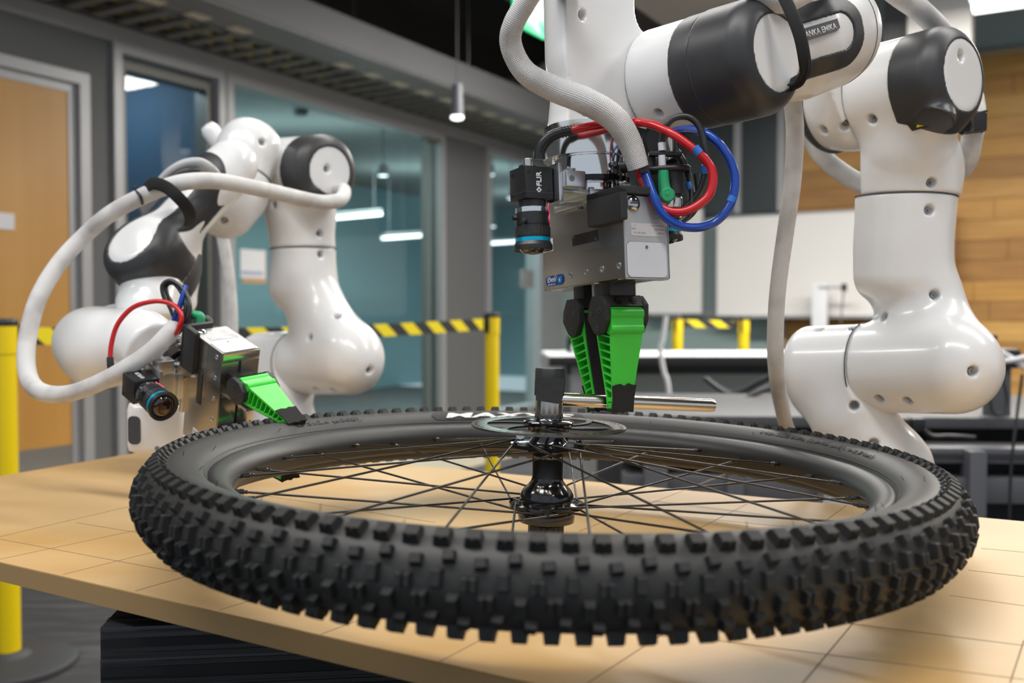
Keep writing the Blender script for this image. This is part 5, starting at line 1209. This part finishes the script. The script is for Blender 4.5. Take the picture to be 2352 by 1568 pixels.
g3 = s_cut(g3, H0+hu*.0004, -hu, .002)
g3h, se = holes(g3, [(735, 536), (628, 470), (752, 388)], 1.3, 2.3, .0065); q = linkmesh('elbow_housing', g3h, [H0, K0_, K2_], .08, WHITE, la, lh); screws(se, q)
g3d = s_union([g3, s_cone(P(728, 450, 1.66), P(738, 478, 1.655), .022, .006)], .012)
shell('elbow_cap', g3d, reg_cap(.060, .0405, V3(K2_), V3(kn_)), [K2_, P(738, 478, 1.655)], .075, DARK, la, .0016, .0026)
# upper capsule shaped link
C0 = P(568, 352, 1.66); C1 = P(538, 440, 1.64); C2 = P(520, 480, 1.62); cu_ = (C0-C1).normalized()
g4 = s_union([s_cyl(P(562, 372, 1.66)-cu_*.02, P(575, 336, 1.66)+cu_*.045, .0500, .040), s_cone(C1, C2, .0540, .0500), s_cone(C0, C1, .050, .054)], .02)
g4a = s_cut(g4, P(540, 398, 1.65), -cu_, .002); g4b = s_cut(g4, P(540, 398, 1.65)-cu_*.0004, cu_, .002)
g4ah, se = holes(g4a, [(603, 326), (566, 361)], 1.3, 2.1, .006); q = linkmesh('upper_joint_cap', g4ah, [C0, C1], .10, WHITE, la, .0028); screws(se, q)
lathe('rear_knob', P(497, 318, 1.74), Vector((-.4, -.2, .6)), [(0, .03), (.012, .028), (.017, .018), (.017, -.02)], WHITE, la, 24, 60)
g4bh, se = holes(g4b, [(538, 386), (515, 508)], 1.3, 2.1, .006); q = linkmesh('upper_joint_housing', g4bh, [C1, C2], .09, WHITE, la, .0028); screws(se, q)
seam_ring(g4, P(540, 398, 1.65), cu_, .09, la, .0009)
seam_ring(s_cone(H0-hu*.02, H0+hu*.02, .0602, .0602), H0, hu, .09, la, .0009); seam_ring(s_cone(L0, L2, .0592, .0575), L1, ln, .09, la, .0009)
# forearm with dark wrist drum
Dc = P(303, 552, 1.40); fn2 = Vector((-.25, -.78, .57)).normalized(); fe2 = P(455, 395, 1.46)-Dc; fe2 = (fe2-fn2*fe2.dot(fn2)).normalized(); fu2 = fn2.cross(fe2); fu2 = fu2 if fu2.x < 0 else -fu2
FL = frame(Dc, fe2, fu2, fn2)
g5 = s_union([s_cyl(FL(0, 0, -.105), FL(0, 0, .001), .0575, .026, .0550), s_cone(FL(.02, 0, -.045), FL(.165, 0, -.045), .040, .036), s_cone(FL(.16, 0, -.040), FL(.20, 0, -.045), .036, .040), s_cone(FL(.04, 0, -.07), P(412, 690, 1.47), .034, .026)], .024)
q = linkmesh('forearm_housing', g5, [FL(-.03, 0, -.12), FL(0, 0, 0), FL(.2, 0, -.04), P(415, 700, 1.46)], .062, WHITE, la, .0026)
ox2, oy2, oz2, fc2 = V3(fe2), V3(fu2), V3(fn2), V3(Dc)
def loc3(p):
    q = p-fc2; return q @ ox2, q @ oy2, q @ oz2
def winreg2(p):
    a, b, c = loc3(p); win = smin(np.sqrt((a/1.15)**2+b**2)-.0345, rbox2(a, b, -.01, .150, .0150, .014), .022)
    drum = np.maximum(np.sqrt(a**2+b**2)-.062, -.072-c); arm = np.maximum(rbox2(a, b, -.03, .185, .038, .030), -.055-c)
    return np.maximum(np.minimum(drum, arm), -np.maximum(win, -.045-c))
shell('forearm_cover', g5, winreg2, [FL(-.02, 0, -.075), FL(0, 0, 0), FL(.17, 0, -.04)], .068, DARK, la, .0018, .0024)
shell('drum_band', g5, lambda p: np.maximum(np.maximum(-.104-loc3(p)[2], loc3(p)[2]+.0715), np.sqrt(loc3(p)[0]**2+loc3(p)[1]**2)-.066), [FL(0, 0, -.105), FL(0, 0, -.07)], .068, DARK2, la, .0008, .0024)
q0, n0 = hit(g5, 333, 483, 1.2, 1.7); q1, _ = hit(g5, 360, 452, 1.2, 1.7); ex_ = (q1-q0).normalized(); n0 = (n0-ex_*n0.dot(ex_)).normalized(); ey_ = n0.cross(ex_); ey_ = ey_ if ey_.x < 0 else -ey_
Tn2 = lambda x, y, z: q0+ex_*x+ey_*y+n0*(z+.0035)
ns = prism('name_strip', [(-.012, -.0055), (.06, -.0055), (.06, .008), (-.006, .008)], Tn2, -.004, .0, mat('name_grey', (.12, .12, .125), .4), la)
text('name_lettering', 'FRANKA', lambda x, y, z: Tn2(x-.004, -.003+y, z), .0105, TEXTW, ns, ext=.0003, bold=.0002, sx=.9)
# bowed handle behind the strap
tube('forearm_handle', PT([(350, 450, 1.40), (385, 405, 1.39), (420, 382, 1.39), (455, 378, 1.40), (480, 392, 1.41), (500, 415, 1.43)]), [.010, .012, .013, .014, .014, .010], mat('handle_grey', (.45, .46, .47), .4), la, 16, 6, flat=(1, .6))
tube('handle_inner', PT([(370, 440, 1.385), (400, 408, 1.38), (430, 393, 1.38), (458, 392, 1.39)]), [.004, .006, .006, .004], DARK, la, 12, 6)
# wrist bodies
g6 = s_union([s_cyl(FL(0, 0, -.075), P(332, 712, 1.40), .0500, .010, .0410), s_cone(P(332, 715, 1.40), P(330, 732, 1.40), .0400, .030)], .012)
ax6 = (P(330, 712, 1.40)-FL(0, 0, -.075)).normalized()
g6h, se = holes(g6, [(372, 748)], 1.1, 1.7, .005); q = linkmesh('wrist_housing', g6h, [FL(0, 0, -.09), P(330, 712, 1.40)], .06, WHITE, la, .0026); screws(se, q, .003)
OL = P(511, 825, 1.12)+Vector((.006, -.020, .007))
Tl_ = Vector((.68, .72, .11)).normalized(); Ul = Vector((-.735, .60, .349)); Ul = (Ul-Tl_*Ul.dot(Tl_)).normalized(); Ll = Tl_.cross(Ul); Ll = Ll if Ll.z < 0 else -Ll
GLf = frame(OL, Ll, Tl_, Ul)
fl_ = GLf(.072, .0147, .175)
W7a = P(232, 800, 1.36); W7b = P(310, 790, 1.33)
g7 = s_union([s_cone(W7a, W7b, .0500, .0470), s_cone(P(232, 800, 1.36), P(205, 785, 1.38), .050, .048), s_cone(P(255, 770, 1.40), P(268, 738, 1.43), .030, .026), s_cyl(fl_, fl_+Ul*.05, .042, .006), s_cone(W7b, P(350, 950, 1.32), .032, .02)], .03)
q = linkmesh('flange_housing', g7, [W7a, W7b, fl_, P(350, 960, 1.32), P(300, 690, 1.4), P(190, 785, 1.38)], .06, WHITE, la, .0028)
pg = frame(P(350, 987, 1.235), Vector((.93, .30, -.08)).normalized(), Vector((-.3, .93, 0)).normalized(), (0, 0, 1))
hnd = box('hand_guide_grip', -.030, .040, -.012, .03, -.030, .034, WHITE, la, pg, .009, 60)
prism('grip_window', rrect(-.0285, -.0135, -.018, .018, .006), lambda x, y, z: pg(x, -.012-z, y), -.001, .0008, mat('grip_dark', (.06, .065, .07), .35), hnd)
lathe('grip_screw', pg(.006, -.0122, -.022), Vector((.3, -.93, 0)), [(.003, 0), (.003, .0005), (.0015, .0005), (.0015, 0), (0, 0)], SCREW, hnd, 12)
GL = gripper(la, OL, Ll, Tl_, Ul, .0245, .118, slope=.014)
# hose and wires of the left arm
tube('cable_sleeve', PT([(700, 430, 1.80), (760, 440, 1.72), (789, 436, 1.62), (782, 458, 1.56), (740, 464, 1.53), (690, 455, 1.50), (630, 441, 1.45), (570, 428, 1.39), (500, 416, 1.345), (430, 417, 1.32), (370, 433, 1.315), (312, 458, 1.32), (250, 493, 1.32), (190, 545, 1.34), (135, 605, 1.31), (90, 680, 1.28), (66, 760, 1.26), (60, 830, 1.24), (72, 880, 1.22), (105, 903, 1.20), (160, 903, 1.18), (225, 880, 1.165), (290, 845, 1.15), (345, 808, 1.15), (385, 770, 1.16), (402, 748, 1.17)]), [.0115]*12+[.0112]*8+[.0105]*4+[.0110, .0100], SLEEVE, la, 28, 7, wob=.01)
tube('cable_sleeve', PT([(506, 520, 1.90), (516, 570, 1.90), (526, 640, 1.90), (532, 720, 1.90), (532, 800, 1.90), (530, 900, 1.90)]), .0120, SLEEVE, la, 24, 7)
tube('strap', PT([(332, 434, 1.315), (352, 421, 1.298), (382, 430, 1.298), (410, 454, 1.30), (430, 478, 1.315), (438, 500, 1.34), (434, 515, 1.37)]), .0085, STRAP, la, 12, 6, flat=(.22, 1.0))
tube('cable_tie', PT([(312, 438, 1.315), (322, 450, 1.303), (327, 468, 1.315)]), .002, BLK, la, 8, 4); tube('tie_tail', PT([(312, 438, 1.313), (308, 431, 1.312), (316, 428, 1.312)]), .0014, BLK, la, 6, 4)
tube('red_cable', PT([(253, 828, 1.17), (256, 790, 1.17), (270, 745, 1.17), (300, 710, 1.17), (335, 695, 1.165), (372, 692, 1.16), (402, 703, 1.155), (417, 725, 1.15), (412, 750, 1.15), (405, 765, 1.155)]), .0030, RED, la, 14, 7)
tube('red_lead_boot', PT([(253, 820, 1.17), (254, 838, 1.17), (256, 856, 1.175), (262, 872, 1.19)]), [.0042, .0044, .0040, .0040], BLKR, la, 14, 4)
tube('blue_cable', PT([(396, 768, 1.17), (400, 735, 1.165), (412, 705, 1.16), (420, 680, 1.16), (426, 656, 1.165)]), .0034, BLUE, la, 14, 6)
tube('black_cable', PT([(410, 765, 1.16), (428, 735, 1.155), (436, 705, 1.155), (428, 675, 1.16), (408, 652, 1.165), (388, 644, 1.17), (373, 656, 1.17), (376, 680, 1.17), (390, 705, 1.17), (402, 735, 1.17)]), .0026, BLKR, la, 12, 7)
tube('black_cable', PT([(404, 762, 1.165), (422, 728, 1.16), (426, 700, 1.16), (416, 670, 1.165), (398, 650, 1.17), (382, 656, 1.175), (384, 675, 1.175), (394, 695, 1.175)]), .0026, BLKR, la, 12, 7)
cg = GLf(.012, .030, .052)
cyl('steel_coupling', P(458, 778, 1.20), P(459, 746, 1.205), .0046, STEEL, la, 20, None, .0005); cyl('steel_coupling', P(476, 775, 1.215), P(478, 752, 1.22), .0044, STEEL, la, 20, None, .0005)
tube('green_connector_plug', PT([(459, 748, 1.205), (460, 728, 1.205), (452, 724, 1.205), (440, 720, 1.205)]), [.0054, .0060, .0058, .0048], GREENC, la, 16, 4)
tube('black_connector_plug', PT([(478, 754, 1.22), (480, 738, 1.222), (470, 730, 1.222)]), [.0048, .0052, .0045], BLKR, la, 16, 4)
box('connector_bank', -.010, .010, -.008, .008, -.014, .014, BLKP, la, frame(P(422, 735, 1.20), (1, 0, 0), (0, 1, 0), (0, 0, 1)), .002)
bL = P(655, 1090, 1.78); lathe('base_flange', bL-Vector((0, 0, .05)), (0, 0, 1), [(.085, 0), (.085, .02), (.066, .05), (.062, .10)], WHITE, la, 40)
box('pedestal', -.10, .10, -.10, .10, -(bL.z-.05), 0, EXM, la, frame(Vector((bL.x, bL.y, bL.z-.05)), UV_, VV_, (0, 0, 1)), .004)
